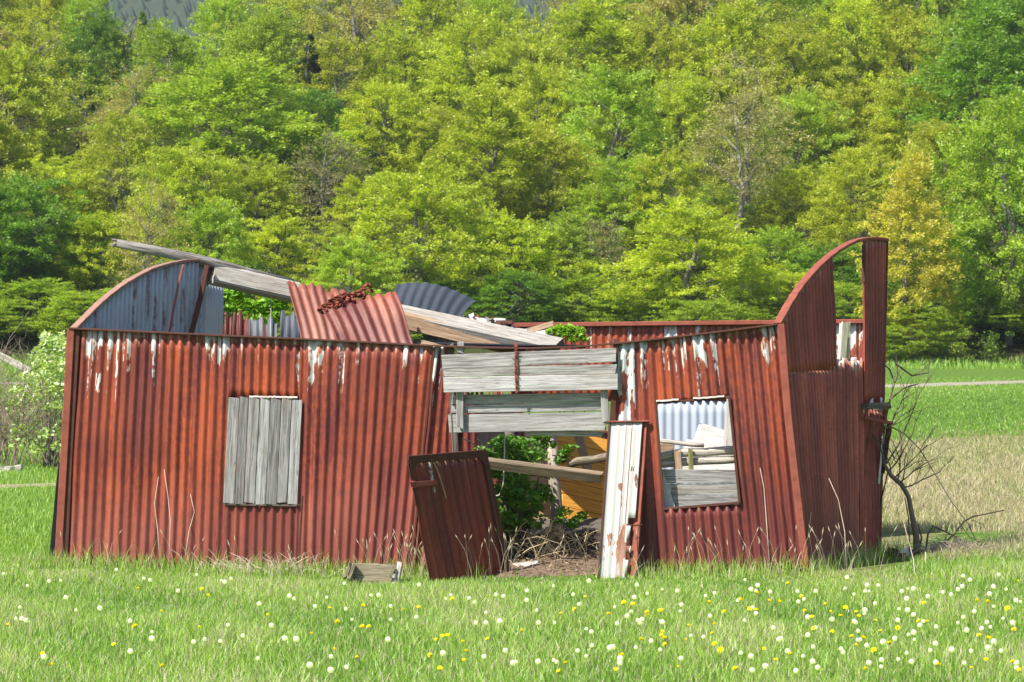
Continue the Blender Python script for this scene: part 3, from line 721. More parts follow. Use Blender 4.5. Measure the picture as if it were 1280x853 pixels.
# arch rim: a bent angle iron
def rim(fn, y0, y1, x0, x1, r, name, mat, n=26, dz=0, dyo=0.0):
    mb = MB(); pts = []
    for i in range(n+1):
        f = i/n; px = x0+(x1-x0)*f; pts.append(P(px, fn(px)-dz, y0+(y1-y0)*f+dyo))
    for a, b in zip(pts[:-1], pts[1:]): mb.beam(a, b, .075, .026, (0, 0, 1), 1, 0.06, rag=0)
    return mb.build(name, mat, hut)
rim(arch, 27.0, 29.1, 972, 1107, .03, 'arch_rim', IRON)
iron_beam('jamb_strip', [GB(1).lerp(GT(1), f) for f in (0, .3, .6, 1)], .03, .05, (1, -.4, 0), IROND)
s1_ = xcol(1078, 430); iron_beam('jamb_strip', [GB(s1_).lerp(GT(s1_), f)+Vector((.01, -.02, 0)) for f in (.87, .94, .985)], .02, .03, (1, -.4, 0), IROND)
iron_beam('jamb_strip', [P(1090, 507, 28.85), P(1080, 600, 28.7), P(1070, 700, 28.6)], .03, .03, (1, -.4, 0), IRON)
# latch bracket on the gable edge
lb = MB()
def gp(px, py, d=-.05): return P(px, py, 27.0+2.1*min(1, max(0, (px-985)/120))+d)
lb.beam(gp(1081, 508, -.12), gp(1111, 507, -.16), .05, .06, (0, 0, 1), 4, .08); 
lbo = lb.build('door_bracket', WOODD, hut)
lb = MB(); lb.beam(gp(1081, 522, -.14), gp(1114, 529, -.2), .025, .03, (0, 0, 1), 4, .05); lb.beam(gp(1084, 510, -.15), gp(1083, 524, -.15), .03, .02, (0, -1, 0), 2)
lb.beam(gp(1106, 508, -.18), gp(1107, 527, -.18), .03, .02, (0, -1, 0), 2); lb.build('hinge', IRON, lbo)
for a in ((1089, 503, .03), (1101.5, 502, .022)):
    lb = MB(); lb.beam(gp(a[0], a[1]+3, -.1), gp(a[0]+.5, a[1]-2, -.1), a[2], .012, (0, -1, 0), 3, .3); lb.build('paint_flake', WHITE_OLD, lbo)
lb = MB(); lb.beam(P(1103.5, 545, 28.9), P(1099, 602, 28.9), .016, .006, (0, -1, 0), 5, .3); lb.build('paint_strip', WHITE_OLD, hut)
lb = MB(); lb.beam(P(1112, 530, 29.0), P(1103, 590, 29.0), .05, .02, (0, -1, 0), 5, .15); lb.beam(P(1110, 590, 29.1), P(1098, 640, 29.0), .012, .012, (0, -1, 0), 3, .2); lb.build('broken_door_edge', IROND, hut)
# ---- left gable, seen from inside
archL = pl([(92, 411), (100, 403), (110, 393), (122, 381), (136, 369), (152, 357), (170, 346), (190, 336), (210, 330), (232, 326), (258, 325)])
def LB(s): return P(76+172*s, 712-20*s, 28.5+2.0*s)
def LT(s): x = 92+166*s; return P(x, archL(x)+.5, 28.5+2.0*s)
m = corr(LB, LT, rows=10, amp=.018, dent=.004, seed=20, off=0); m.build('gable_sheet', galv_mat('galvanised_inner_gable', (0.62, 0.66, 0.70), .75, 2.0, (.24, .27, .31)), hut, True, solid=.0025)
rim(archL, 28.5, 30.5, 92, 258, .03, 'arch_rim', plain_mat('pale_rusty_rim', (0.30, 0.17, 0.13), .7, .3, 9))
iron_beam('gable_post', [P(259, 332, 30.3), P(250, 375, 30.25), P(237, 425, 30.1), P(228, 690, 30.1)], .05, .05, (0, -1, 0), IROND)
iron_beam('gable_post', [P(229, 331, 30.0), P(222, 360, 29.93), P(212, 415, 29.8)], .02, .02, (0, -1, 0), IRON)
def B2(s): return P(236+30*s, 690, 30.6+.5*s)
def T2(s): return P(256+22*s, 352+6*s, 30.6+.5*s)
m = corr(B2, T2, rows=8, amp=.009, dent=.01, seed=21); m.build('gable_sheet', galv_mat('galvanised_pale', (0.58, 0.62, 0.66), .2, 5.0, (0.42, .46, .50)), hut, True, solid=.0025)
# black torn sheet behind the left corner
m = corr(lambda s: P(60+12*s, 712, 28.75), lambda s: P(73+6*s, 575, 28.75), rows=10, amp=.006, dent=.02, jagT=jag(.05, 8, 3), seed=31)
m.build('torn_felt', plain_mat('black_felt', (0.02, 0.02, 0.022), .8, .4, 12), hut, True, solid=.003)

# ---- back wall
backtop = pl([(300, 412), (640, 409), (700, 408), (800, 407), (900, 406), (970, 405), (1100, 404)])
YB = 31.6
def KB(s): return P(640+455*s, 670, YB-.5*s)
def KT(s): x = 640+455*s; return P(x, backtop(x), YB-.5*s)
L_ = (KT(1)-KT(0)).length
pts_ = [(a/455*L_, b/455*L_, d) for a, b, d in [(95, 98, .3), (118, 124, .35), (143, 149, .4), (190, 205, .5), (228, 236, .3), (405, 412, .4), (418, 430, .6), (432, 438, .5)]]
def Kmid(s): return KB(s).lerp(KT(s), .64)
m = corr(Kmid, KT, rows=6, amp=.010, seed=40); m.build('back_wall_sheet', rust_mat('rust_back', patches=pts_, L=L_, seed=12.0), hut, True, solid=.0025)
m = corr(KB, lambda s: KB(s).lerp(KT(s), .66), rows=8, amp=.011, seed=41, off=-.02, pitch=.085, s0=.3, s1=1.0); m.build('back_wall_sheet', galv_mat('white_galvanised', (0.50, 0.56, 0.64), .15, 9.0, (0.34, .40, .49)), hut, True, solid=.0025)
m = corr(KB, lambda s: KB(s).lerp(KT(s), .5), rows=8, amp=.011, seed=41, off=-.02, pitch=.085, s0=0.0, s1=.29); m.build('back_wall_sheet', rust_mat('rust_back_low', seed=12.0, mix_shift=-.1), hut, True, solid=.0025)
mb = MB(); mb.beam(KT(-.0)+Vector((0, -.03, .02)), KT(1)+Vector((0, -.03, .02)), .08, .045, (0, 0, 1), 10, .02); mb.build('back_rail', IRON, hut)
# ragged remains of the back wall at the left
def jb(name, x0, x1, y, amp, mat, sd, Y=31.9, pitch=.076, lean=0):
    m = corr(lambda s: P(x0+(x1-x0)*s, 680, Y), lambda s: P(x0+(x1-x0)*s+lean, y, Y), rows=10, amp=.011, jagT=jag(amp, (x1-x0)/6, sd), seed=sd, pitch=pitch); return m.build(name, mat, hut, True, solid=.0025)
jb('back_wall_sheet', 273, 312, 387, .16, rust_mat('rust_jagged', orange=(.13, .03, .02), maroon=(.06, .018, .015), seed=15), 51)
jb('back_wall_sheet', 311, 346, 396, .10, galv_mat('galvanised_jagged', (.16, .18, .22), .8, 4, (.06, .07, .09)), 52, 31.7)
jb('back_wall_sheet', 342, 366, 388, .12, galv_mat('galvanised_dark', (.12, .14, .18), .6, 7, (.04, .05, .07)), 53, 31.5, lean=9)
jb('back_wall_sheet', 520, 655, 478, .30, rust_mat('rust_back_inner', seed=16, mix_shift=-.1), 54, 32.0)
# ------------------------------------------------------------------ loose things in and around the hut
def single(mb, name, mat, label, cat, group=None, smooth=False, solid=0.0):
    return mb.build(name, mat, None, smooth, label, cat, group, None, solid)
def corr_thing(name, tl, tr, br, bl, mat, label, cat='metal sheet', pitch=.076, amp=.01, jT=None, jB=None, seed=0, rows=10, dent=.01, bow=0.0, solid=.003, s=None, group=None, keep=None):
    """corners are (px, py, Y)"""
    TL, TR, BR, BL_ = (P(*c) for c in (tl, tr, br, bl))
    n_ = (TR-TL).cross(TL-BL_).normalized()
    def T(q): return TL.lerp(TR, q)
    def B(q): return BL_.lerp(BR, q)
    m = corr(B, T, pitch=pitch, amp=amp, jagT=jT, jagB=jB, seed=seed, rows=rows, dent=dent, keep=keep)
    if bow:
        H = (TL-BL_).length; up = (TL-BL_).normalized()
        m.v = [v+n_*bow*math.sin(math.pi*min(1, max(0, (v-BL_).dot(up)/H))) for v in m.v]
    return m, (mat(m.L) if callable(mat) else mat)
# fallen roof beams above the front wall
mb = MB(); pp = [P(145, 304, 30.2), P(200, 315, 30.3), P(262, 328, 30.4), P(305, 340, 30.55), P(366, 354, 30.8)]
mb.tube(pp, [.042, .05, .052, .05, .04], 8)
for i in range(7):
    a = random.uniform(0, 6.28); q = P(146, 304, 30.2)+Vector((0, math.cos(a)*.03, math.sin(a)*.03)); mb.tube([q, q+Vector((-.05*random.random()-.02, 0, .01))], [.014, .006], 4)
single(mb, 'roof_pole', wood_mat('pole_timber', (0.34, 0.32, 0.30), (0.09, 0.075, 0.065), 41, (0.04, 0.035, 0.03), .75), 'long grey roof pole jutting out beyond the left curved gable top', 'beam', smooth=True)
mb = MB(); mb.beam(P(266, 343, 30.45), P(369, 366, 30.7), .17, .19, (0, .25, 1), 8, .02, rag=.02)
ob = empty('ridge_beam', tuple(P(317, 352, 30.7)), 'thick pale squared beam end resting on the left gable', 'beam')
mb.build('beam_length', WOODL, ob)
mb = MB(); mb.beam(P(263, 331, 30.55), P(265, 353, 30.55), .11, .1, (0, -1, 0), 3, .05); mb.build('end_block', WOODD, ob)
mb = MB(); mb.beam(P(488, 389, 30.4), P(697, 433, 29.3), .18, .10, (0, -.75, 1), 16, .015, rag=.04)
mb.v = [v+Vector((0, 0, 0)) for v in mb.v]
bb = empty('fallen_beam', tuple(P(595, 410, 29.8)), 'long bleached plank beam sloping down to the middle of the front wall top', 'beam')
mb.build('plank_face', wood_mat('bleached_plank', (.37, .35, .32), (.20, .18, .16), 17, (.2, .15, .11), .45), bb)
mb = MB(); mb.beam(P(497, 398, 30.30), P(662, 437, 29.5), .12, .17, (0, -.2, 1), 10, .02, rag=.03); mb.build('plank_underside', WOODBR, bb)
# torn rusty roof sheets
RR = rust_mat('rust_roof', orange=(0.42, 0.15, 0.085), maroon=(0.24, 0.075, 0.05), foot_tint=(0.42, 0.21, 0.15), seed=17, foot_from=.1, pitch=.11)
m, _ = corr_thing('s', (357, 350, 30.1), (440, 366, 30.4), (464, 440, 29.9), (379, 440, 29.7), RR, '', pitch=.085, amp=.010, jT=jag(.07, 9, 61), seed=61, dent=.035, bow=.02)
single(m, 'roof_sheet', RR, 'torn rusty roof sheet at the pale beam end, left one of the two red sheets', 'metal sheet', 'fallen rusty roof sheets', True, .003)
RR2 = rust_mat('rust_roof_dark', orange=(0.36, 0.11, 0.065), maroon=(0.12, 0.035, 0.03), foot_tint=(0.24, 0.11, 0.09), seed=19, foot_from=.2, pitch=.12)
m, _ = corr_thing('s', (398, 384, 29.6), (494, 363, 29.9), (521, 440, 29.5), (425, 440, 29.3), RR2, '', pitch=.10, amp=.014, jT=jag(.035, 9, 62), seed=62, dent=.04, bow=.02)
single(m, 'roof_sheet', RR2, 'broad rusty roof sheet with ragged curled top edge, right one of the two red sheets', 'metal sheet', 'fallen rusty roof sheets', True, .003)
# curled shreds along the tear
mb = MB()
for i in range(26):
    f = i/25; c = P(399+60*f, 386-24*f+random.uniform(-3, 3), 29.55+.3*f); r = random.uniform(.02, .045)
    a0 = random.uniform(0, 6); prev = None
    for k in range(7):
        a = a0+k*.7; q = c+Vector((math.cos(a)*r, -.02, math.sin(a)*r)); row = (q, q+Vector((random.uniform(.02, .05), random.uniform(-.03, .03), random.uniform(-.02, .02))))
        if prev: mb.quad([prev[0], row[0], row[1], prev[1]], [(k*.1, 0), (k*.1+.1, 0), (k*.1+.1, .05), (k*.1, .05)])
        prev = row
single(mb, 'torn_scrap', rust_mat('rust_scrap', seed=23, maroon=(.1, .03, .02)), 'curled shreds of rusty iron along the torn roof edge', 'scrap metal', None, True, .004)
# dark curved sheet
mb = MB(); Yc = 31.0; prev = None; nn = 80
TLc, TRc, BRc, BLc = P(497, 355, 31.4), P(596, 377, 31.0), P(574, 402, 30.2), P(484, 394, 30.4)
rows_ = 9
grid = []
for i in range(nn+1):
    s = i/nn; w = .020*math.cos(2*math.pi*s*8); col = []
    for j in range(rows_+1):
        t = j/rows_; t2 = t*(1-.05*max(0, noise.noise(Vector((s*12, 0, 3)))))
        p = BLc.lerp(BRc, s).lerp(TLc.lerp(TRc, s), t2)
        bowx = math.sin(math.pi*s)*.08; p = p+Vector((0, 0, 1))*(bowx*t+math.sin(t*math.pi)*.03)+Vector((0, -.95, .25))*w
        col.append(p)
    grid.append(col)
for i in range(nn):
    for j in range(rows_):
        mb.quad([grid[i][j], grid[i+1][j], grid[i+1][j+1], grid[i][j+1]], [(i/nn*.8, 1-j/rows_), ((i+1)/nn*.8, 1-j/rows_), ((i+1)/nn*.8, 1-(j+1)/rows_), (i/nn*.8, 1-(j+1)/rows_)])
single(mb, 'curved_roof_sheet', galv_mat('galvanised_curved', (0.06, 0.07, 0.088), .3, 8, (0.012, .015, .022)), 'dark blue-grey curved corrugated sheet behind the bleached plank beam', 'metal sheet', None, False, .003)
# bits of rubble beside the beam
mb = MB()
for i in range(34):
    f = random.random(); c = P(586+55*f, 396+17*f+random.uniform(-5, 2), 30.5); 
    mb.beam(c, c+Vector((random.uniform(-.1, .16), random.uniform(-.05, .05), random.uniform(-.06, .04))), random.uniform(.015, .05), .008, (0, -1, .3), 2, .25, mi=random.choice([0, 0, 1, 2]))
single(mb, 'roof_rubble', [IROND, WHITE_OLD, IRON], 'heap of broken rusty and white sheet scraps right of the dark curved sheet', 'scrap metal')
mb = MB(); mb.beam(P(655, 416, 30.8), P(693, 405, 30.8), .06, .03, (0, -1, .5), 3, .1); single(mb, 'tilted_slat', WOODBR, 'short brown slat tilted up against the back wall rail', 'board')
mb = MB(); mb.beam(P(655, 421, 30.6), P(688, 415, 30.6), .05, .02, (0, -1, .5), 4, .2); single(mb, 'white_scrap', WHITE_OLD, 'white painted scrap lying below the short tilted slat', 'scrap metal')
mb = MB(); mb.beam(P(528, 431, 29.2), P(565, 440, 29.2), .12, .03, (0, -.5, 1), 4, .1); single(mb, 'bent_board', WOODBR, 'short brown board under the bleached plank beam', 'board')
mb = MB(); mb.beam(P(690, 434, 29.0), P(500, 428, 30.6), .9, .03, (0, 0, 1), 4, .03); single(mb, 'dark_sheet', plain_mat('black_sheet', (.02, .02, .025), .9, .3, 8), 'black sheet filling the dark under the fallen beams', 'roofing felt')  # black sheet that fills the dark space below the beams
mb = MB(); mb.tube([P(339, 366, 30.6), P(338.5, 392, 30.6), P(338.5, 425, 30.6)], .0035, 4); single(mb, 'hanging_string', WHITE_OLD, 'thin pale string hanging down from the left beam end', 'string')
# plank seen through the gable opening
mb = MB(); mb.beam(P(1054, 448, 30.4), P(1056, 404, 30.4), .11, .02, (0, -1, 0), 4, .03); single(mb, 'upright_plank', wood_mat('mossy_timber', (0.36, 0.36, 0.26), (0.2, 0.2, 0.13), 51), 'grey-green upright plank seen through the tall slot in the right gable', 'board')
mb = MB(); mb.beam(P(1048.5, 450, 30.3), P(1051.5, 404, 30.3), .03, .012, (0, -1, 0), 4, .05); single(mb, 'white_lath', WHITE_OLD, 'narrow white lath beside the grey-green plank in the gable slot', 'board')

# ---- the leaning door
dr = empty('fallen_door', tuple(P(588, 727, 27.4)), 'dark rusty corrugated door standing askew left of the doorway', 'door'); 
DTL, DTR, DBR, DBL = P(508, 575, 26.75), P(603, 567, 27.45), P(637, 735, 27.62), P(538, 735, 26.95)
DM = rust_mat('rust_door', orange=(0.28, 0.048, 0.026), maroon=(0.12, 0.024, 0.018), foot_tint=(.22, .06, .045), seed=25, foot_from=.9, patches=[(.25, .29, .25)], L=1.1, white=(.4, .33, .2), pitch=.09)
m = corr(lambda s: DBL.lerp(DBR, s), lambda s: DTL.lerp(DTR, s), pitch=.10, amp=.012, seed=25, dent=.008, rows=10); m.build('door_panel', DM, dr, True, solid=.003)
dn = (DTR-DTL).cross(DTL-DBL).normalized(); dn = dn if dn.y < 0 else -dn
def dfr(a, b, w=.06, t=.03, name='door_frame'):
    mb = MB(); mb.beam(a+dn*.02, b+dn*.02, w, t, dn, 5, .02, rag=.005); return mb.build(name, IROND, dr)
dfr(DTL+Vector((-.0, 0, .0)), DTR, .07); dfr(DTR, DBR, .06); dfr(DTL, DTL.lerp(DBL, .35), .02, .01)
mb = MB()
for c, e1, e2 in ((DTR, DTL, DBR), (DTL, DTR, DBL)):
    a = c+dn*.04; mb.quad([a, a+(e1-c).normalized()*.13, a+(e2-c).normalized()*.13])
mb.build('corner_gusset', IROND, dr, solid=.004)
mb = MB(); q = DTL.lerp(DBL, .19); mb.beam(q+dn*.045+(DTL-DTR).normalized()*.02, q+dn*.045+(DTR-DTL).normalized()*.26, .045, .012, dn, 4, .05)
mb.tube([q+dn*.03+(DTL-DTR).normalized()*.0+Vector((0, 0, .03)), q+dn*.03+(DTL-DTR).normalized()*.0-Vector((0, 0, .03))], .02, 8); mb.build('hinge', IRON, dr)
mb = MB(); q0 = DTL.lerp(DTR, .31).lerp(DBL.lerp(DBR, .31), .03)+dn*.03; q1 = DTL.lerp(DTR, .38).lerp(DBL.lerp(DBR, .38), .3)+dn*.03
mb.beam(q0, q0.lerp(q1, .4)+Vector((.01, 0, 0)), .012, .004, dn, 3, .3); mb.beam(q0.lerp(q1, .4)+Vector((.01, 0, 0)), q1, .012, .004, dn, 3, .3); mb.build('lichen_streak', plain_mat('lichen', (.30, .25, .13), .9, .3, 30), dr)
# ---- leaning white sheet
ws = empty('leaning_sheet', tuple(P(768, 728, 27.1)), 'narrow white-painted corrugated sheet leaning against the front wall right of the doorway', 'metal sheet')
WTL, WTR, WBR, WBL = P(763, 527, 27.32), P(803, 527, 27.28), P(788, 735, 26.95), P(748, 735, 26.95)
m0 = rust_mat('white_sheet', orange=(.33, .13, .07), maroon=(.22, .07, .05), foot_tint=(.5, .35, .25), seed=33, foot_from=.9, patches=[(0.0, .14, 3.0), (.145, .19, 1.6), (.2, .45, 3.0)], L=.42, white=(.46, .425, .37), thr=.31)
m = corr(lambda s: WBL.lerp(WBR, s), lambda s: WTL.lerp(WTR, s), pitch=.070, amp=.003, seed=33, dent=.006, rows=24, spr=10,
         keep=lambda s, t: not (s > .84+.08*math.sin(t*90) and .06 < t < .40))
m.build('painted_sheet', m0, ws, True, solid=.003)
mb = MB(); mb.beam(WTR+Vector((.02, .04, 0)), WBR+Vector((.02, .04, 0)), .07, .02, (-.6, -.8, 0), 10, .06, rag=.01); mb.build('folded_edge', IRON, ws)
mb = MB(); mb.beam(WTL+Vector((-.008, -.01, 0)), WBL+Vector((-.008, -.01, 0)), .016, .02, (0, -1, 0), 10, .06, rag=.01); mb.build('left_edge', IROND, ws)
mb = MB(); mb.beam(WTL+Vector((-.02, -.01, 0)), WTR+Vector((.06, -.01, .005)), .05, .012, (0, 0, 1), 4, .04, rag=.01); mb.build('top_flange', IRON, ws)
mb = MB(); mb.tube([P(783, 656, 27.0), P(793, 657, 26.98), P(803, 656, 27.0)], .006, 4); mb.tube([P(801, 650, 27.0), P(796, 668, 26.97), P(797, 690, 26.97)], .005, 4); mb.build('bent_nail', IROND, ws)

# ---- doorway interior
mb = MB(); mb.beam(P(609, 579, 27.75), P(752, 597, 27.6), .06, .10, (0, -.62, 1), 8, .02, rag=.02); single(mb, 'cross_plank', wood_mat('warm_timber', (.27, .20, .14), (.12, .09, .065), 61), 'brown plank lying across the open doorway', 'board')
mb = MB(); mb.tube([P(712, 582, 28.6), P(722, 577, 28.55), P(740, 575, 28.5), P(762, 571, 28.4)], [.03, .042, .04, .045], 8); mb.tube([P(716, 579, 28.6), P(702, 571, 28.6), P(690, 569, 28.6)], [.02, .012, .006], 5)
LOG = wood_mat('bark_log', (.30, .25, .19), (.10, .08, .06), 71, (.04, .035, .02), .6)
single(mb, 'broken_branch', LOG, 'dark broken branch behind the brown doorway plank', 'branch', None, True)
# orange boards
def boards_panel(name, tl, tr, br, bl, n, mat, label, cat='board panel', t=.02):
    TL, TR, BR, BL_ = (P(*c) for c in (tl, tr, br, bl)); mb = MB(); nn_ = (TR-TL).cross(TL-BL_).normalized(); nn_ = nn_ if nn_.y < 0 else -nn_
    for i in range(n):
        a = (i+.5)/n; h = (TL-BL_).length/n
        mb.beam(TL.lerp(BL_, a), TR.lerp(BR, a), h*.96, t, nn_, 4, .01, rag=.006)
    return single(mb, name, mat, label, cat)
ORG1 = wood_mat('orange_boards', (.70, .34, .06), (.55, .25, .04), 81, (.30, .14, .05), .35)
boards_panel('orange_panel', (690, 535, 30.3), (785, 555, 30.6), (785, 668, 30.2), (706, 650, 29.9), 7, ORG1, 'panel of orange painted boards leaning inside the hut behind the doorway')
boards_panel('pale_board', (655, 538, 30.7), (700, 538, 30.8), (700, 652, 30.6), (664, 652, 30.5), 4, wood_mat('peach_boards', (.60, .40, .24), (.45, .28, .16), 85, (.3, .2, .12), .3), 'pale peach-coloured board standing behind the pale stem in the hut')
mb = MB(); mb.beam(P(722, 541, 29.9), P(738, 600, 29.7), .09, .02, (.3, -1, 0), 5, .03); single(mb, 'leaning_board', wood_mat('tan_board', (.36, .25, .15), (.2, .13, .08), 88), 'brown board propped in front of the orange boards', 'board')
mb = MB(); mb.beam(P(614, 536, 30.9), P(616, 585, 30.9), .28, .02, (0, -1, 0), 4, .02); single(mb, 'grey_pink_board', wood_mat('pinkish_board', (.36, .29, .27), (.22, .17, .15), 91), 'pinkish grey board at the upper left of the doorway interior', 'board')
mb = MB(); mb.tube([P(694, 690, 29.4), P(696, 640, 29.4), P(692, 590, 29.4), P(690, 545, 29.5)], [.07, .062, .055, .05], 8)
single(mb, 'dead_tree', wood_mat('pale_bark', (.46, .40, .33), (.26, .21, .17), 95), 'pale peeling stem standing among the leaves inside the hut', 'post', None, True)
mb = MB(); mb.tube([P(636, 720, 29.0), P(634, 600, 29.1), P(637, 540, 29.2)], [.06, .055, .05], 8); single(mb, 'dark_post', WOODD, 'dark mossy post standing just inside the doorway left of the bush', 'post', None, True)
mb = MB(); mb.beam(P(640, 672, 29.8), P(775, 668, 29.6), .5, .22, (0, -.2, 1), 5, .05); single(mb, 'rotten_beam', WOODD, 'dark rotten beam lying on the floor beneath the orange boards', 'beam')
mb = MB(); mb.beam(P(668, 703, 28.6), P(730, 690, 28.7), .1, .03, (0, -.5, 1), 6, .12); single(mb, 'floor_board', wood_mat('litter_board', (.34, .26, .18), (.18, .13, .09), 97), 'brown board lying in the litter on the doorway floor', 'board')
mb = MB(); mb.beam(P(645, 709, 27.9), P(672, 706, 27.95), .12, .04, (0, -.2, 1), 3, .15); single(mb, 'white_stone', plain_mat('pale_stone', (.5, .47, .42), .9, .2, 12), 'pale flat stone at the foot of the dark door', 'stone')
mb = MB(); mb.tube([P(631, 542, 27.9), P(630.5, 580, 27.85), P(629, 606, 27.8), P(624, 619, 27.8), P(616, 621, 27.85), P(612, 617, 27.85)], .006, 5); single(mb, 'hanging_rope', plain_mat('rope', (.5, .47, .40), .9, .2, 40), 'pale rope hanging in the left of the doorway, hooked at its end', 'rope', None, True)
mb = MB(); mb.tube([P(593, 556, 28.3), P(596, 548, 28.2), P(602, 553, 28.2), P(597, 570, 28.2)], .005, 4); mb.tube([P(570, 546, 28.0), P(588, 552, 28.2), P(600, 563, 28.3)], .006, 4); single(mb, 'loose_wire', plain_mat('wire', (.45, .42, .36), .7, .2, 40), 'loose looping wire under the header boards at left', 'wire', None, True)
# dry tangle
mb = MB()
for i in range(34):
    x0 = random.gauss(688, 24); y0 = 700+random.uniform(-4, 8); Y0 = random.uniform(28.3, 28.9)
    p = P(x0, y0, Y0); pts = [p]; top = P(random.gauss(690, 16), random.uniform(650, 690), Y0)
    mid = p.lerp(top, .5)+Vector((random.gauss(0, .07), 0, random.uniform(0, .06))); end = top+Vector((random.gauss(0, .1), 0, -random.uniform(0, .12)))
    mb.tube([p, mid, top, end], [.003, .003, .0025, .0015], 3, 0, False)
for i in range(110):
    x0 = random.uniform(636, 750); Y0 = random.uniform(28.0, 29.2); p = P(x0, random.uniform(670, 715), Y0); d = Vector((random.gauss(0, .16), 0, random.gauss(-.02, .12)))
    mb.tube([p, p+d*.5+Vector((0, 0, .03)), p+d], [.002, .003, .0012], 3, 0, False)
single(mb, 'dry_stalks', plain_mat('straw', (.78, .60, .36), .9, .35, 15), 'tangle of dry straw-coloured stalks on the doorway floor', 'dead stalks')['kind'] = 'stuff'
# ---- things behind the window opening
def log(name, pts, r, label, mat=LOG):
    mb = MB(); n = len(pts); pp = [P(*p)+Vector((0, 0, random.uniform(-.004, .004))) for p in pts]
    mb.tube(pp, [r*random.uniform(.9, 1.1) for _ in pp], 9); return single(mb, name, mat, label, 'pole', 'poles behind the window opening', True)
LOG2 = wood_mat('grey_log', (.62, .57, .50), (.28, .24, .19), 73, (.10, .085, .06), .5)
log('pole', [(806, 572, 27.5), (826, 571, 27.5), (850, 567, 27.5), (880, 565.5, 27.5), (905, 564, 27.5), (935, 562, 27.5)], .040, 'thick upper pole of the pair crossing the window opening', LOG2)
log('pole', [(806, 582, 27.5), (826, 580, 27.5), (850, 578, 27.5), (880, 576, 27.5), (905, 575, 27.5), (935, 573, 27.5)], .037, 'lower pole of the pair crossing the window opening', LOG2)
log('pole', [(806, 550, 29.6), (840, 553, 29.6), (864, 556, 29.6), (880, 557, 29.6)], .022, 'thin pale pole above the thick pair in the window opening', WOODL)
mb = MB(); mb.beam(P(846, 562, 27.43), P(848, 592, 27.43), .075, .05, (0, -1, 0), 3, .05); single(mb, 'short_post', WOODBR, 'short brown post nailed across the two thick poles', 'post')
mb = MB(); mb.beam(P(863, 563, 27.43), P(864, 592, 27.43), .04, .03, (0, -1, 0), 3, .1); single(mb, 'mossy_stick', wood_mat('moss', (.28, .27, .10), (.12, .11, .05), 75), 'narrow mossy stick beside the short brown post', 'post')
G3 = 'grey boards behind the window opening'
for (a, b, lab, mi) in (((824, 587, 604), (934, 589, 603.5), 'uppermost of the grey boards behind the window opening', 0), ((838, 605.5, 619), (934, 606, 619), 'middle of the grey boards behind the window opening', 1), ((826, 620, 642), (936, 620, 642), 'lowest of the grey boards behind the window opening', 2)):
    mb = MB(); w = (a[2]-a[1])/FPX*28.2
    mb.beam(P(a[0], (a[1]+a[2])/2, 27.42+.003*mi), P(b[0], (b[1]+b[2])/2, 27.38+.003*mi), w, .025, (0, -1, 0), 6, .015)
    single(mb, 'grey_board', WOODB if mi != 1 else WOOD, lab, 'board', G3)
mb = MB(); mb.quad([P(829, 590, 27.36), P(846, 640, 27.36), P(826, 642, 27.36)], [(0, 0), (.2, .3), (0, .4)]); single(mb, 'pale_sheet_corner', plain_mat('chalky_sheet', (.45, .47, .42), .8, .15, 10), 'chalky triangular sheet corner at the lower left of the window opening', 'sheet', None, False, .01)
WP = wood_mat('white_board', (.50, .485, .46), (.38, .36, .33), 77, (.30, .22, .16), .35)
mb = MB(); mb.beam(P(868, 556, 30.3), P(930, 572, 30.2), .5, .03, (-.1, -.8, .6), 4, .03); mb.beam(P(856, 570, 30.0), P(935, 580, 30.0), .42, .03, (0, -.7, .7), 4, .03)
single(mb, 'white_board', WP, 'white painted panels heaped behind the poles in the window opening', 'board')
mb = MB(); mb.beam(P(918, 480, 30.2), P(912, 565, 30.1), .13, .02, (0, -1, 0), 4, .03); single(mb, 'white_upright', WP, 'tall white strip at the right inside the window opening', 'board')
mb = MB(); mb.beam(P(828, 562, 30.6), P(840, 562, 30.6), .12, .05, (0, -1, 0), 2, .06); single(mb, 'brown_block', WOODBR, 'small brown block at the left behind the window poles', 'wood block')
# ---- broken trough in the grass
tr = empty('wooden_trough', tuple(P(465, 735, 27.2)), 'broken weathered wooden trough lying in the grass before the front wall', 'trough')
TW = wood_mat('trough_timber', (.30, .26, .18), (.15, .12, .08), 99, (.12, .11, .06), .3, .2)
mb = MB(); mb.beam(P(443, 718, 26.9), P(494, 720, 26.9), .19, .022, (0, -1, .15), 6, .02, rag=.01); mb.build('front_board', TW, tr)
mb = MB(); mb.beam(P(441, 706, 26.92), P(470, 706.5, 26.92), .02, .02, (0, -1, 0), 3, .05); mb.build('rim_batten', WOODL, tr)
for x in (437, 495):
    mb = MB(); mb.beam(P(x+4, 706, 26.95), P(x-1, 740, 26.93), .05, .2, (0, -1, .0), 4, .12, rag=.03); mb.build('end_board', TW if x < 450 else WOODL, tr)
for a, b in (((437, 707), (431, 722)), ((443, 706), (436, 724)), ((493, 709), (487, 722)), ((494, 715), (491, 725))):
    mb = MB(); mb.beam(P(*a, 26.83), P(*b, 26.83), .028, .03, (0, -1, 0), 4, .2); mb.build('splinter', TW if a[0] != 494 else WOODL, tr)
# debris right of the gable
mb = MB()
for i in range(7):
    c = P(random.uniform(1106, 1122), random.uniform(690, 699), 28.7); mb.beam(c, c+Vector((random.uniform(.03, .1), .03, random.uniform(-.01, .04))), .06, .04, (0, -.5, 1), 2, .3)
single(mb, 'dark_rubble', IROND, 'dark crumpled scrap on the grass at the foot of the right gable', 'scrap metal')
mb = MB(); mb.beam(P(1122, 693, 28.9), P(1136, 692, 28.9), .1, .07, (0, -.3, 1), 3, .25); single(mb, 'white_rock', plain_mat('white_rock', (.7, .68, .65), .9, .1, 10), 'small white rock beside the crooked bare tree', 'rock')

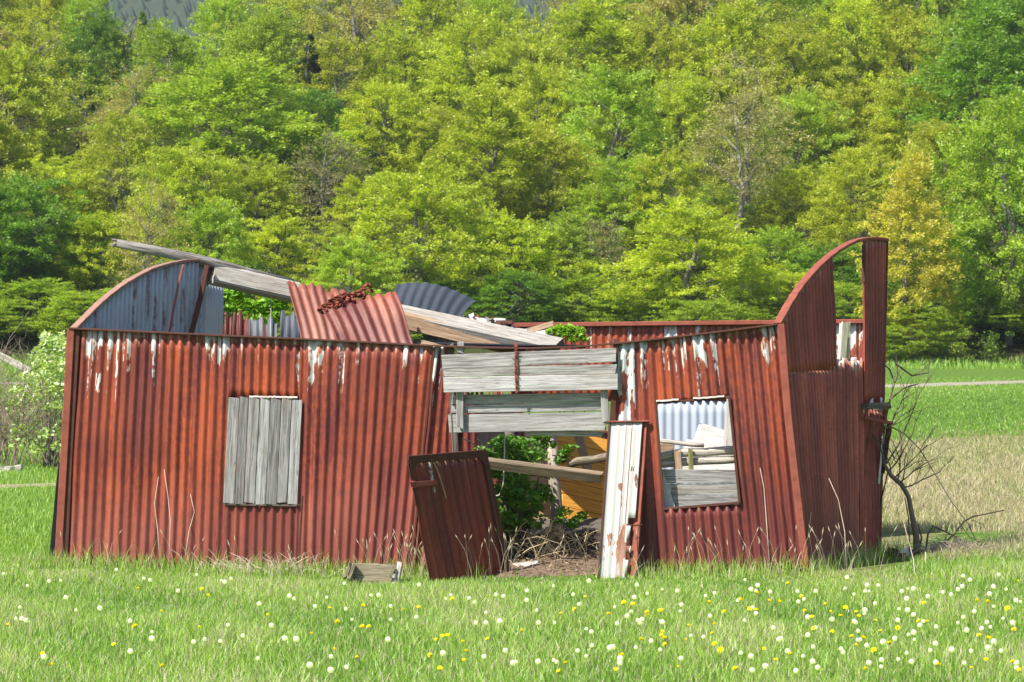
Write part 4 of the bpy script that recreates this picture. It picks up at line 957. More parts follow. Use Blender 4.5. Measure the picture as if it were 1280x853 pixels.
# leaf litter and chips on the doorway floor
n = 2600; x = RNG.normal(.42, .45, n); y = RNG.uniform(27.15, 29.6, n); z = dirt_z(x, y)+RNG.uniform(0, .03, n)
C = np.stack([x, y, z], -1); ax = RNG.normal(0, 1, (n, 3)); ax[:, 2] *= .3; nr = RNG.normal(0, .5, (n, 3)); nr[:, 2] += 1; ln = RNG.uniform(.015, .055, n)
me = leafmesh('leaf_litter', C, ax, nr, ln, ln*.35, np.stack([RNG.uniform(0, 1, n), RNG.uniform(0, 1, n), np.zeros(n)], -1), leaf_mat('litter', (.17, .125, .085), .05, shift=(1.3, 1.15, 1)))
put(bpy.data.objects.new('leaf_litter', me), None, 'brown leaf litter and wood chips on the doorway floor', 'litter', None, 'stuff')
# ------------------------------------------------------------------ plants round the hut
def leaves_cloud(clumps, per, size, flat=0.5, rng=RNG):
    """clumps: list of (x,y,z,r) -> centres, axes, normals, lens, widths, lv"""
    C = []; 
    for (x, y, z, r) in clumps:
        n = max(3, int(per*(r/0.1)**2)) if per < 0 else per
        d = rng.normal(0, 1, (n, 3)); d /= np.linalg.norm(d, axis=1, keepdims=True)
        C.append(np.array([x, y, z])+d*np.array([r, r, r*flat])*rng.uniform(0.3, 1, (n, 1))**0.5)
    C = np.concatenate(C); n = len(C)
    ax = rng.normal(0, 1, (n, 3)); ax[:, 2] = ax[:, 2]*0.5-0.2
    nr = rng.normal(0, 0.6, (n, 3)); nr[:, 2] += 1.0
    ln = rng.uniform(0.7, 1.3, n)*size; lv = np.stack([rng.uniform(0, 1, n), rng.uniform(0, 1, n)**2, np.zeros(n)], -1)
    return C, ax, nr, ln, ln*0.5, lv
def shrub(name, root, clumps, per, size, color, label, cat='shrub', stems=8, stem_mat=None, flat=.6, group=None, trans=.35, part='leaves', extra=None):
    e = empty(name, root, label, cat, group); r = Vector(root)
    C, ax, nr, ln, w, lv = leaves_cloud(clumps, per, size, flat)
    lm = leaf_mat(name+'_leaf', color, trans)
    me = leafmesh(part, C, ax, nr, ln, w, lv, lm, org=root); put(bpy.data.objects.new(part, me), e)
    mb = MB()
    for i in range(stems):
        c = clumps[int(i*len(clumps)/stems)]; t = Vector(c[:3]); b = r+Vector((random.gauss(0, .06), random.gauss(0, .04), 0))
        m1 = b.lerp(t, .5)+Vector((random.gauss(0, .05), random.gauss(0, .05), .05)); mb.tube([b, m1, t], [.014, .009, .004], 5, 0, False)
    mb.build('stem', stem_mat or BARK, e, True)
    return e
BARK = wood_mat('bark', (.20, .17, .14), (.09, .075, .06), 111, (.04, .035, .03), .5)
def cl_px(pts):
    return [(*P(px, py, Y), r) for px, py, Y, r in pts]
# elder bush in the doorway
pts = []
for i in range(110):
    f = random.random(); px = random.gauss(640, 22); py = random.uniform(550, 662)
    if px < 604 or px > 695: continue
    pts.append((px, py, random.uniform(28.3, 29.2), random.uniform(.07, .14)))
for px, py in ((600, 562), (610, 570), (705, 568), (712, 560), (700, 575), (682, 545), (686, 556), (706, 640), (722, 650), (715, 655), (700, 650), (728, 645), (672, 545)): pts.append((px, py, 28.6, .07))
shrub('elder_bush', tuple(P(655, 705, 28.8)), cl_px(pts), 60, .055, (.09, .22, .022), 'dense green leafy bush growing inside the doorway', stems=16)
pts = [(random.gauss(722, 6), 596+random.uniform(-8, 14), 28.4, .03) for _ in range(4)]+[(683, 546, 28.2, .04), (684, 560, 28.2, .04), (680, 575, 28.2, .03)]
# ivy on the left
pts = [(random.uniform(262, 300), random.uniform(362, 385), 31.3, .08) for _ in range(16)]+[(random.uniform(254, 272), random.uniform(380, 416), 31.2, .08) for _ in range(18)]+[(random.uniform(296, 352), random.uniform(372, 402), 32.6, .10) for _ in range(30)]
shrub('young_maple', tuple(P(285, 690, 31.6)), cl_px(pts), 46, .075, (.19, .38, .03), 'bright green sapling growing up inside the hut beside the left gable', 'sapling', stems=10)
pts = [(random.gauss(708, 11), random.uniform(409, 424), 30.4, .05) for _ in range(20)]
shrub('leaf_sprig', tuple(P(706, 690, 30.6)), cl_px(pts), 40, .06, (.26, .44, .05), 'light green sprig poking over the wall top above the header boards', 'sapling', stems=5)
# white-blossomed bush, left
e_pts = []
for i in range(120):
    a = random.random(); py = 418+a*150; half = 18+34*min(1, a*1.6)*(1.0 if a < .75 else .8)
    e_pts.append((random.gauss(62, half*.62)+10*(1-a), py, random.uniform(45, 47.5), random.uniform(.10, .17)))
root = tuple(P(62, 588, 46)); wb = shrub('blossom_bush', root, cl_px(e_pts), 30, .08, (.30, .42, .13), 'pale green bush with white blossom left of the hut', 'bush', stems=26)
C, ax, nr, ln, w, lv = leaves_cloud(cl_px([p for p in e_pts if p[1] < 545]), 9, .06, .8)
me = leafmesh('blossom', C, ax, nr, ln, w*1.6, lv*0.4+.3, leaf_mat('blossom_petals', (.60, .66, .42), .3, shift=(1, 1, 1)), org=root); put(bpy.data.objects.new('blossom', me), wb)
# brown leafless thicket under/left of it
def twigs(mb, p, d, L, r, depth, spread=.6, up=.1, seg=3, kids=3):
    pts = [p]; dd = d.normalized()
    for i in range(seg):
        dd = (dd+Vector((random.gauss(0, .18), random.gauss(0, .18), random.gauss(up*.5, .15)))).normalized(); pts.append(pts[-1]+dd*L/seg)
    mb.tube(pts, [r*(1-.5*i/seg) for i in range(seg+1)], 5 if r > .01 else 3, 0, False)
    if depth > 0:
        for k in range(kids):
            i = random.randint(1, seg); nd_ = (dd+Vector((random.gauss(0, spread), random.gauss(0, spread), random.gauss(up, spread*.7)))).normalized()
            twigs(mb, pts[i], nd_, L*random.uniform(.5, .75), r*.55, depth-1, spread, up, seg, kids)
mb = MB(); 
for i in range(60):
    p = P(random.uniform(-30, 92), random.uniform(578, 588), random.uniform(45.5, 47)); twigs(mb, p, Vector((random.gauss(0, .3), 0, 1)), random.uniform(.6, 1.2), .010, 2, .6)
single(mb, 'thicket', plain_mat('brown_twigs', (.26, .20, .15), .9, .4, 3), 'brown leafless thicket at the foot of the white-blossomed bush', 'shrub')
mb = MB()
for i in range(26):
    p = P(random.uniform(-34, 22), 585, random.uniform(47, 49)); twigs(mb, p, Vector((random.gauss(0, .3), 0, 1)), random.uniform(.8, 1.3), .012, 2, .6)
single(mb, 'bare_bush', plain_mat('dark_twigs', (.14, .11, .08), .9, .4, 3), 'dark bare bush at the far left edge beside the blossoming one', 'shrub')
mb = MB(); mb.beam(P(-14, 438, 60), P(38, 464, 60), .13, .13, (0, 0, 1), 6, .1); single(mb, 'fallen_pole', LOG2, 'grey fallen pole slanting behind the blossoming bush', 'pole')
mb = MB(); mb.beam(P(0, 589, 45), P(26, 587, 45), .18, .12, (0, 0, 1), 5, .2); single(mb, 'pale_log', WOODL, 'short pale log on the ground before the brown thicket', 'log')
# crooked bare tree at the right
ct = empty('crooked_tree', tuple(P(1147, 695, 28.9)), 'small crooked leafless tree beside the right gable', 'tree')
TB = wood_mat('dark_bark', (.22, .17, .13), (.06, .05, .04), 121, (.09, .10, .03), .4)
mb = MB(); tp = [P(1147, 698, 28.9), P(1145, 670, 28.9), P(1140, 645, 28.9), P(1136, 622, 28.9), P(1127, 606, 28.9), P(1114, 595, 28.9), P(1106, 582, 28.9), P(1103, 560, 28.95)]
mb.tube(tp, [.042, .030, .025, .023, .024, .021, .016, .010], 8)
mb.tube([P(1149, 690, 28.9), P(1152, 672, 28.92), P(1147, 655, 28.9)], [.012, .009, .005], 5); mb.tube([P(1137, 690, 28.85), P(1136, 650, 28.85), P(1131, 622, 28.88)], [.008, .007, .005], 4)
mb.build('trunk', TB, ct, True)
mb = MB()
heads = [((1127, 606), (.5, .9), .34), ((1122, 602), (.2, 1), .4), ((1118, 598), (.9, .6), .45), ((1114, 595), (0, 1), .36), ((1106, 582), (-.1, 1), .5), ((1130, 610), (1, .35), .4), ((1110, 590), (.4, 1), .45), ((1103, 562), (.1, 1), .5), ((1124, 604), (.7, .8), .4)]
for (a, b), (dx, dz), L in heads:
    twigs(mb, P(a, b, 28.9), Vector((dx, random.gauss(0, .2), dz)), L, .009, 2, .42, .12, 4, 3)
for pts in ([(1103, 560), (1108, 520), (1115, 490), (1122, 470), (1120, 445)], [(1112, 500), (1130, 485), (1148, 480)], [(1118, 478), (1112, 462), (1104, 455)], [(1120, 455), (1140, 470), (1160, 466)], [(1110, 545), (1118, 520), (1128, 500), (1138, 492)], [(1108, 580), (1124, 555), (1134, 530), (1145, 505)]):
    q = [P(a, b, 28.95+random.uniform(-.1, .1)) for a, b in pts]; mb.tube(q, [.010*(1-.6*i/len(q)) for i in range(len(q))], 4, 0, False)
    for k in q[1:]: twigs(mb, k, Vector((random.gauss(.2, .5), 0, .6)), .16, .004, 1, .5, .1, 3, 2)
mb.build('branches', TB, ct, True)
mb = MB()
for pts, r in (([(1112, 533), (1130, 542), (1150, 562), (1170, 595), (1190, 628), (1210, 655), (1222, 680)], .006), ([(1157, 690), (1160, 668), (1166, 658), (1180, 664), (1196, 672), (1212, 682), (1224, 695)], .011),
               ([(1168, 692), (1180, 680), (1192, 668), (1205, 652), (1216, 646), (1235, 642), (1255, 638)], .011), ([(1200, 655), (1212, 672), (1225, 678), (1236, 668), (1228, 655), (1214, 650)], .004), ([(1185, 665), (1180, 678), (1172, 690)], .006), ([(1196, 672), (1205, 690), (1220, 700)], .005)):
    mb.tube([P(a, b, 29.2+.004*(a-1150)+random.uniform(-.03, .03)) for a, b in pts], [r*(1-.5*i/len(pts)) for i in range(len(pts))], 5)
single(mb, 'bramble_canes', TB, 'arching dark bramble canes right of the crooked bare tree', 'bramble', None, True)
mb = MB()
for i in range(520):
    x0 = random.gauss(1196, 22); c = P(x0, 693+random.uniform(-4, 5), random.uniform(28.7, 29.6)); h = .13*math.exp(-((x0-1196)/30)**2)
    d = Vector((random.gauss(0, .12), random.gauss(0, .05), random.uniform(-.02, h+.04))); mb.tube([c, c+d*.6+Vector((0, 0, .05)), c+d], [.003, .003, .001], 3, 0, False)
single(mb, 'dead_brush', plain_mat('grey_brush', (.33, .27, .21), .95, .35, 6), 'low heap of grey dead brush under the bramble canes', 'dead brush')['kind'] = 'stuff'
# pale dead stalks before the walls
mb = None
ST = plain_mat('bleached_stalk', (.62, .52, .42), .85, .2, 20)
for i, (pts, lab) in enumerate([([(201, 703), (197, 660), (193, 630), (198, 596)], 'tall pale stalk left of the pair before the left front wall'), ([(211, 690), (213, 650), (210, 620), (205, 587)], 'tall pale stalk right of the pair before the left front wall'),
            ([(229, 690), (236, 665), (243, 640), (238, 618)], 'bent pale stalk just right of the two tall ones'), ([(1146, 745), (1142, 700), (1134, 670), (1130, 655)], 'pale stalk in the grass in front of the crooked tree'),
            ([(963, 700), (958, 650), (955, 610), (950, 585)], 'thin pale stalk against the right end of the front wall'), ([(1004, 706), (1010, 670), (1014, 640)], 'slanting stalk at the foot of the right corner post'), ([(1058, 700), (1056, 665), (1048, 625), (1036, 598)], 'curving brown stalk before the right gable'),
            ([(360, 728), (335, 716), (316, 706)], 'pale stalk lying slanted in the grass below the boarded window'), ([(395, 728), (420, 716), (436, 708)], 'pale stalk leaning toward the wooden trough'),
            ([(345, 722), (368, 705), (385, 696)], 'stalk sloping up to the right below the boarded window'), ([(1160, 760), (1157, 720), (1157, 690)], 'short pale stalk right of the one before the crooked tree')]):
    mb = MB(); q = [F(a, b, -.25) if a < 1000 else P(a, b, 27.2 if b < 740 else 26) for a, b in pts]; z0 = gz(q[0].x, q[0].y); q[0].z = min(q[0].z, z0)
    mb.tube(q, [.0045, .004, .003, .002][:len(q)], 5); single(mb, 'dead_stalk', ST, lab, 'stalk', 'dead stalks in the grass round the hut', True)
# fine pale dead grass tangle under the boarded window
mb = MB()
for i in range(130):
    x0 = random.gauss(330, 45); c = F(x0, 722, -random.uniform(.1, .35)); c.z = gz(c.x, c.y); d = Vector((random.gauss(0, .15), 0, random.uniform(.05, .22))); mb.tube([c, c+d*.6+Vector((0, 0, .03)), c+d], [.0025, .002, .001], 3, 0, False)
single(mb, 'dead_grass', ST, 'bleached dead grass below the boarded window', 'grass')['kind'] = 'stuff'

# ---- dandelions
WHITE_D = [(10,70),(152,90),(165,138),(50,170),(65,203),(40,200),(190,173),(250,172),(291,53),(360,77),(375,79),(445,115),(492,67),(553,78),(562,86),(578,72),(648,155),(735,139),(788,160),(817,132),(928,126),(977,160),(977,202),(1041,193),(512,257),(551,260),(712,252),(741,257),(645,308),(828,303),(1128,133),(1115,138),(1173,143),(1186,153),(1240,127),(1190,210),(1215,210),(1250,207),(970,257),(570,215)]
WHITE_R = [(424,164),(484,138),(413,123),(610,127),(714,131),(730,150),(716,158),(759,131),(883,130),(893,132),(833,123),(975,131),(990,124),(987,152),(1040,146),(1126,121),(1145,103),(1217,90),(1204,121),(908,163),(321,212),(186,228),(199,237),(168,158),(107,212),(582,209),(572,293),(598,302),(601,338),(673,255),(689,288),(728,302),(764,332),(823,284),(753,278),(710,340),(924,312),(923,330),(966,311),(999,316),(987,294),(1046,288),(1059,269),(991,247),(1020,222),(1004,194),(1175,230),(1188,215),(1137,235),(1115,215),(1156,187),(1260,158),(1228,204),(1148,290),(1205,265),(1262,320),(1060,318),(928,266),(957,257),(887,275),(860,215),(855,210),(800,205),(447,248),(252,278),(270,320),(348,262),(37,150),(62,175)]
YEL_R = [(280,155),(302,160),(337,180),(338,188),(375,233),(373,243),(323,252),(383,267),(434,255),(492,156),(530,180),(570,145),(594,172),(612,130),(668,152),(642,150),(690,105),(750,195),(796,183),(833,172),(860,182),(878,250),(921,232),(964,224),(990,174),(1017,206),(1037,207),(1030,160),(1163,155),(1190,158),(1168,245),(1190,252),(1255,230),(1265,105),(1240,175),(905,283),(507,267),(860,270),(630,278),(135,315),(558,330),(1065,320)]
YEL_D = [(505,102),(519,120),(285,266),(337,218),(405,320),(403,172),(670,186),(825,167),(907,160),(843,200),(843,207),(905,218),(922,218),(778,236),(835,279),(892,300),(1090,253),(1105,245),(1118,243),(1157,258),(345,107),(18,211),(106,290),(127,320),(498,218),(1045,160),(1165,282)]
wp = [(a/2, 680+b/2) for a, b in WHITE_D]+[(640+a/2, 680+b/2) for a, b in WHITE_R]
yp = [(a/2, 680+b/2) for a, b in YEL_D]+[(640+a/2, 680+b/2) for a, b in YEL_R]
for i in range(60): wp.append((1280-abs(random.gauss(0, 260)), random.uniform(722, 850)))
for i in range(48): wp.append((random.uniform(0, 1000), random.uniform(722, 850)))
for i in range(40): yp.append((random.uniform(500, 1275), random.uniform(735, 850)))
PUFF = leaf_mat('seed_fluff', (.80, .80, .77), .5, shift=(1, 1, 1), gloss=0.0); STEM = plain_mat('flower_stem', (.20, .28, .08), .8, .2, 20); CORE = plain_mat('seed_core', (.35, .28, .16), .9, .2, 30)
YELM = leaf_mat('dandelion_petals', (.92, .78, .03), .25, shift=(1, .95, .6), gloss=0.0)
def puff_mesh(r=.019):
    n = 260; g = np.arange(n)+.5; ph = np.arccos(1-2*g/n); th = np.pi*(1+5**.5)*g
    d = np.stack([np.cos(th)*np.sin(ph), np.sin(th)*np.sin(ph), np.cos(ph)], -1)
    C = d*r*RNG.uniform(.8, 1.0, (n, 1)); ax = np.cross(d, RNG.normal(0, 1, (n, 3))); lv = np.full((n, 3), .5)
    return leafmesh('seed_ball', C, ax, d, np.full(n, r*.34), np.full(n, r*.30), lv, PUFF)
def flower_mesh(r=.018):
    n = 60; th = RNG.uniform(0, 6.28, n); el = RNG.uniform(.1, 1.1, n)
    ax = np.stack([np.cos(th)*np.cos(el), np.sin(th)*np.cos(el), np.sin(el)], -1)
    nr = np.stack([-np.cos(th)*np.sin(el), -np.sin(th)*np.sin(el), np.cos(el)], -1); lv = np.stack([RNG.uniform(.3, 1, n), RNG.uniform(0, 1, n), np.zeros(n)], -1)
    return leafmesh('flower_head', ax*r*.55, ax, nr, np.full(n, r), np.full(n, r*.34), lv, YELM)
pm, fm = puff_mesh(), flower_mesh()
def stem_mesh(h):
    mb = MB(); mb.tube([(0, 0, 0), (.006, 0, h*.5), (0, 0, h)], [.0028, .0025, .002], 5); o_ = mb.build('stem', STEM, None, loc=(0, 0, 0)); me = o_.data; bpy.data.objects.remove(o_); return me
stems_ = [(h, stem_mesh(h)) for h in (.13, .17, .21)]
def plant(kind, px, py):
    h, sm = random.choice(stems_)
    Y = (EYE-h+.1*(0.4))*FPX/(py-HY); x = (px-HX)/FPX*Y
    z = gz(x, Y)
    if kind == 'w':
        e = empty('seed_head', (x, Y, z), 'white round dandelion seed head standing in the meadow grass', 'dandelion', 'dandelion seed heads in the meadow')
        hd = bpy.data.objects.new('seed_ball', pm)
    else:
        e = empty('dandelion', (x, Y, z), 'yellow dandelion flower open in the meadow grass', 'flower', 'yellow dandelions in the meadow')
        hd = bpy.data.objects.new('flower_head', fm)
    k = random.uniform(.6, 1.05) if kind == 'w' else random.uniform(.75, 1.25)
    put(hd, e); hd.location = (0, 0, h+(.012 if kind == 'w' else 0)); hd.scale = (k, k, k); hd.rotation_euler = (random.gauss(0.35, .3) if kind == 'y' else 0, random.gauss(0, .3), random.uniform(0, 6.28))
    st_ = bpy.data.objects.new('stem', sm); put(st_, e)
for a, b in wp: plant('w', a, b)
for a, b in yp: plant('y', a, b)
HAZE = 0.00014
# ------------------------------------------------------------------ the wood
LEAF = leaf_mat('tree_leaves', None, .42, shift=(1.18, 1.0, .7))
BARKM = [wood_mat('bark_grey', (.24, .22, .20), (.11, .10, .09), 131, (.06, .055, .05), .5), wood_mat('bark_pale', (.40, .37, .33), (.24, .22, .19), 133, (.07, .06, .055), .5)]
def crown_noise(seed):
    r = random.Random(seed); K = [(Vector((r.gauss(0, 1), r.gauss(0, 1), r.gauss(0, 1))).normalized(), r.uniform(1.5, 4), r.uniform(0, 6.28)) for _ in range(7)]
    return lambda d: 1+0.13*sum(math.sin(k.dot(d)*f*2+p) for k, f, p in K)/1.3
def make_tree(seed, H=10.0, R=3.4, base=.2, style='beech', nspray=300, per=44, leaf=.17):
    rr = random.Random(seed); g = np.random.default_rng(seed); fn = crown_noise(seed)
    mb = MB(); bend = [(rr.gauss(0, .25), rr.gauss(0, .25)) for _ in range(4)]
    tp = [Vector((0, 0, -.6))]+[Vector((bend[i][0]*(i+1)*.5, bend[i][1]*(i+1)*.5, H*(.22+.22*i))) for i in range(4)]
    mb.tube(tp, [.22, .17, .13, .08, .03], 7)
    z0 = H*base; zc = (z0+H)/2; hz = (H-z0)/2
    sprays = []
    for i in range(nspray):
        if style == 'conifer':
            t = i/nspray; z = z0+(H-z0)*t; a = rr.uniform(0, 6.28); rad = R*(1-t)**.8*rr.uniform(.4, 1); o = Vector((math.cos(a)*rad, math.sin(a)*rad, z)); ax = Vector((math.cos(a), math.sin(a), -.35)); L = .9*(1-t*.5); W = .4
        else:
            z_ = rr.uniform(-1, 1); a = rr.uniform(0, 6.28); q = math.sqrt(1-z_*z_)
            d = Vector((q*math.cos(a), q*math.sin(a), z_)); k = fn(d)*rr.uniform(.25, 1)**.33
            w_ = 1.0
            if style == 'tall': w_ = .8
            if z_ < 0: q2 = (1+z_*.35)/max(q, .35)*q
            else: q2 = q
            pear = 1.0-.25*max(0, z_)
            o = Vector((d.x*R*k*w_*pear*(1.15 if z_ < 0 else 1), d.y*R*k*w_*pear*(1.15 if z_ < 0 else 1), zc+z_*hz*min(1.08, k)))
            ax = Vector((d.x+rr.gauss(0, .35), d.y+rr.gauss(0, .35), .18*d.z+rr.gauss(.10, .15))).normalized(); L = rr.uniform(.9, 1.7); W = rr.uniform(.5, .85)
        sprays.append((o, ax.normalized(), L, W))
    C = []; A = []; N = []; LV = []
    for (o, ax, L, W) in sprays:
        n = per; a = g.uniform(0, 1, n); b = g.uniform(-1, 1, n)*(1.15-a*.8)
        side = ax.cross(Vector((0, 0, 1))).normalized()
        c = np.array(o)[None]+(a-.5)[:, None]*L*np.array(ax)[None]+(b*W*.5)[:, None]*np.array(side)[None]
        c[:, 2] += g.normal(0, .105, n)-.22*(a**2)*L*.5-np.abs(b)*.08
        C.append(c); A.append(np.array(ax)[None]+np.array(side)[None]*b[:, None]*.9+g.normal(0, .35, (n, 3)))
        nn_ = g.normal(0, .42, (n, 3)); nn_[:, 2] += 1; nn_[:, :2] += np.array(ax)[None, :2]*.95; N.append(nn_)
        tone = rr.uniform(0, 1); LV.append(np.stack([np.clip(g.normal(tone*.7+.15, .2, n), 0, 1), np.clip(g.normal(.25+.5*rr.random()**2, .3, n), 0, 1), np.zeros(n)], -1))
    C = np.concatenate(C); A = np.concatenate(A); N = np.concatenate(N); LV = np.concatenate(LV); n = len(C)
    ln = g.uniform(.75, 1.3, n)*leaf
    crown = leafmesh('crown', C, A, N, ln, ln*.62, LV, LEAF)
    for i in range(0, len(sprays), max(1, len(sprays)//(9 if style == 'birch' else 30))):
        o = sprays[i][0]; zt = max(.8, min(H*.9, o.z-abs(o.x)*.5-rr.uniform(.3, 1.2)))
        f = zt/H; b = Vector((bend[2][0]*f, bend[2][1]*f, zt)); m1 = b.lerp(o, .55)+Vector((0, 0, .2))
        m2_ = b.lerp(o, .8)+Vector((0, 0, .1)); mb.tube([b, m1, m2_], [.05, .03, .010], 4, 0, False)
        if style == 'sparse' or i % 2:
            for _ in range(5): twigs_(mb, m1.lerp(o, rr.random()), rr)
    tr_ = mb.build('trunk', BARKM[1 if style == 'birch' else 0], None, True, loc=(0, 0, 0)); tm = tr_.data; bpy.data.objects.remove(tr_)
    return crown, tm
def twigs_(mb, p, rr):
    d = Vector((rr.gauss(0, 1), rr.gauss(0, 1), rr.gauss(.4, .6))).normalized()*rr.uniform(.4, .9); mb.tube([p, p+d*.5+Vector((0, 0, .05)), p+d], [.018, .012, .005], 3, 0, False)
PROTO = {
 'beech': [make_tree(101+i, 10, 3.5, .10, 'beech', 520, 84, .138) for i in range(4)],
 'oak': [make_tree(201+i, 10, 3.3, .12, 'beech', 300, 116, .135) for i in range(3)],
 'tall': [make_tree(301+i, 11, 3.0, .12, 'tall', 420, 78, .14) for i in range(2)],
 'sparse': [make_tree(401+i, 10, 3.0, .22, 'sparse', 300, 34, .125) for i in range(2)],
 'birch': [make_tree(501, 11, 2.5, .45, 'birch', 260, 34, .125)],
 'conifer': [make_tree(601, 11, 2.3, .05, 'conifer', 330, 36, .17)],
}
COLS_ = 1
COLS = {
 'fresh': ((.27, .385, .03), 'fresh green'), 'lime': ((.35, .43, .025), 'yellow-green'), 'olive': ((.32, .375, .03), 'olive green'), 'deep': ((.14, .26, .02), 'deep green'),
 'brown': ((.32, .31, .09), 'brownish'), 'grey': ((.24, .24, .10), 'greyish twiggy'), 'gold': ((.43, .42, .055), 'golden-yellow'), 'pale': ((.30, .42, .09), 'pale green'), 'spruce': ((.03, .06, .018), 'dark green'), 'amber': ((.32, .39, .025), 'mustard green'),
}
KINDW = {'beech': 'spreading tree', 'oak': 'clumpy-crowned tree', 'tall': 'tall tree', 'sparse': 'thinly leafed tree', 'birch': 'white-trunked birch', 'conifer': 'spruce'}
ROWY = [168, 187, 210, 236, 266, 300]
ROWW = ['at the wood edge', 'in the second row', 'low on the slope', 'halfway up the slope', 'high on the slope', 'on the ridge']
LM = [(-60, 'beyond the left edge'), (30, 'above the blossoming bush'), (110, 'above the left corner post'), (190, 'above the curved left gable'), (270, 'above the pale beam end'), (350, 'right of the left beam'), (430, 'above the rusty roof sheets'), (520, 'above the dark curved sheet'),
      (610, 'above the fallen plank beam'), (700, 'above the header boards'), (790, 'above the leaning white sheet'), (870, 'above the window opening'), (950, 'left of the right gable'), (1040, 'above the right gable slot'), (1130, 'right of the right gable'), (1215, 'near the right edge'), (1330, 'at the far right edge')]
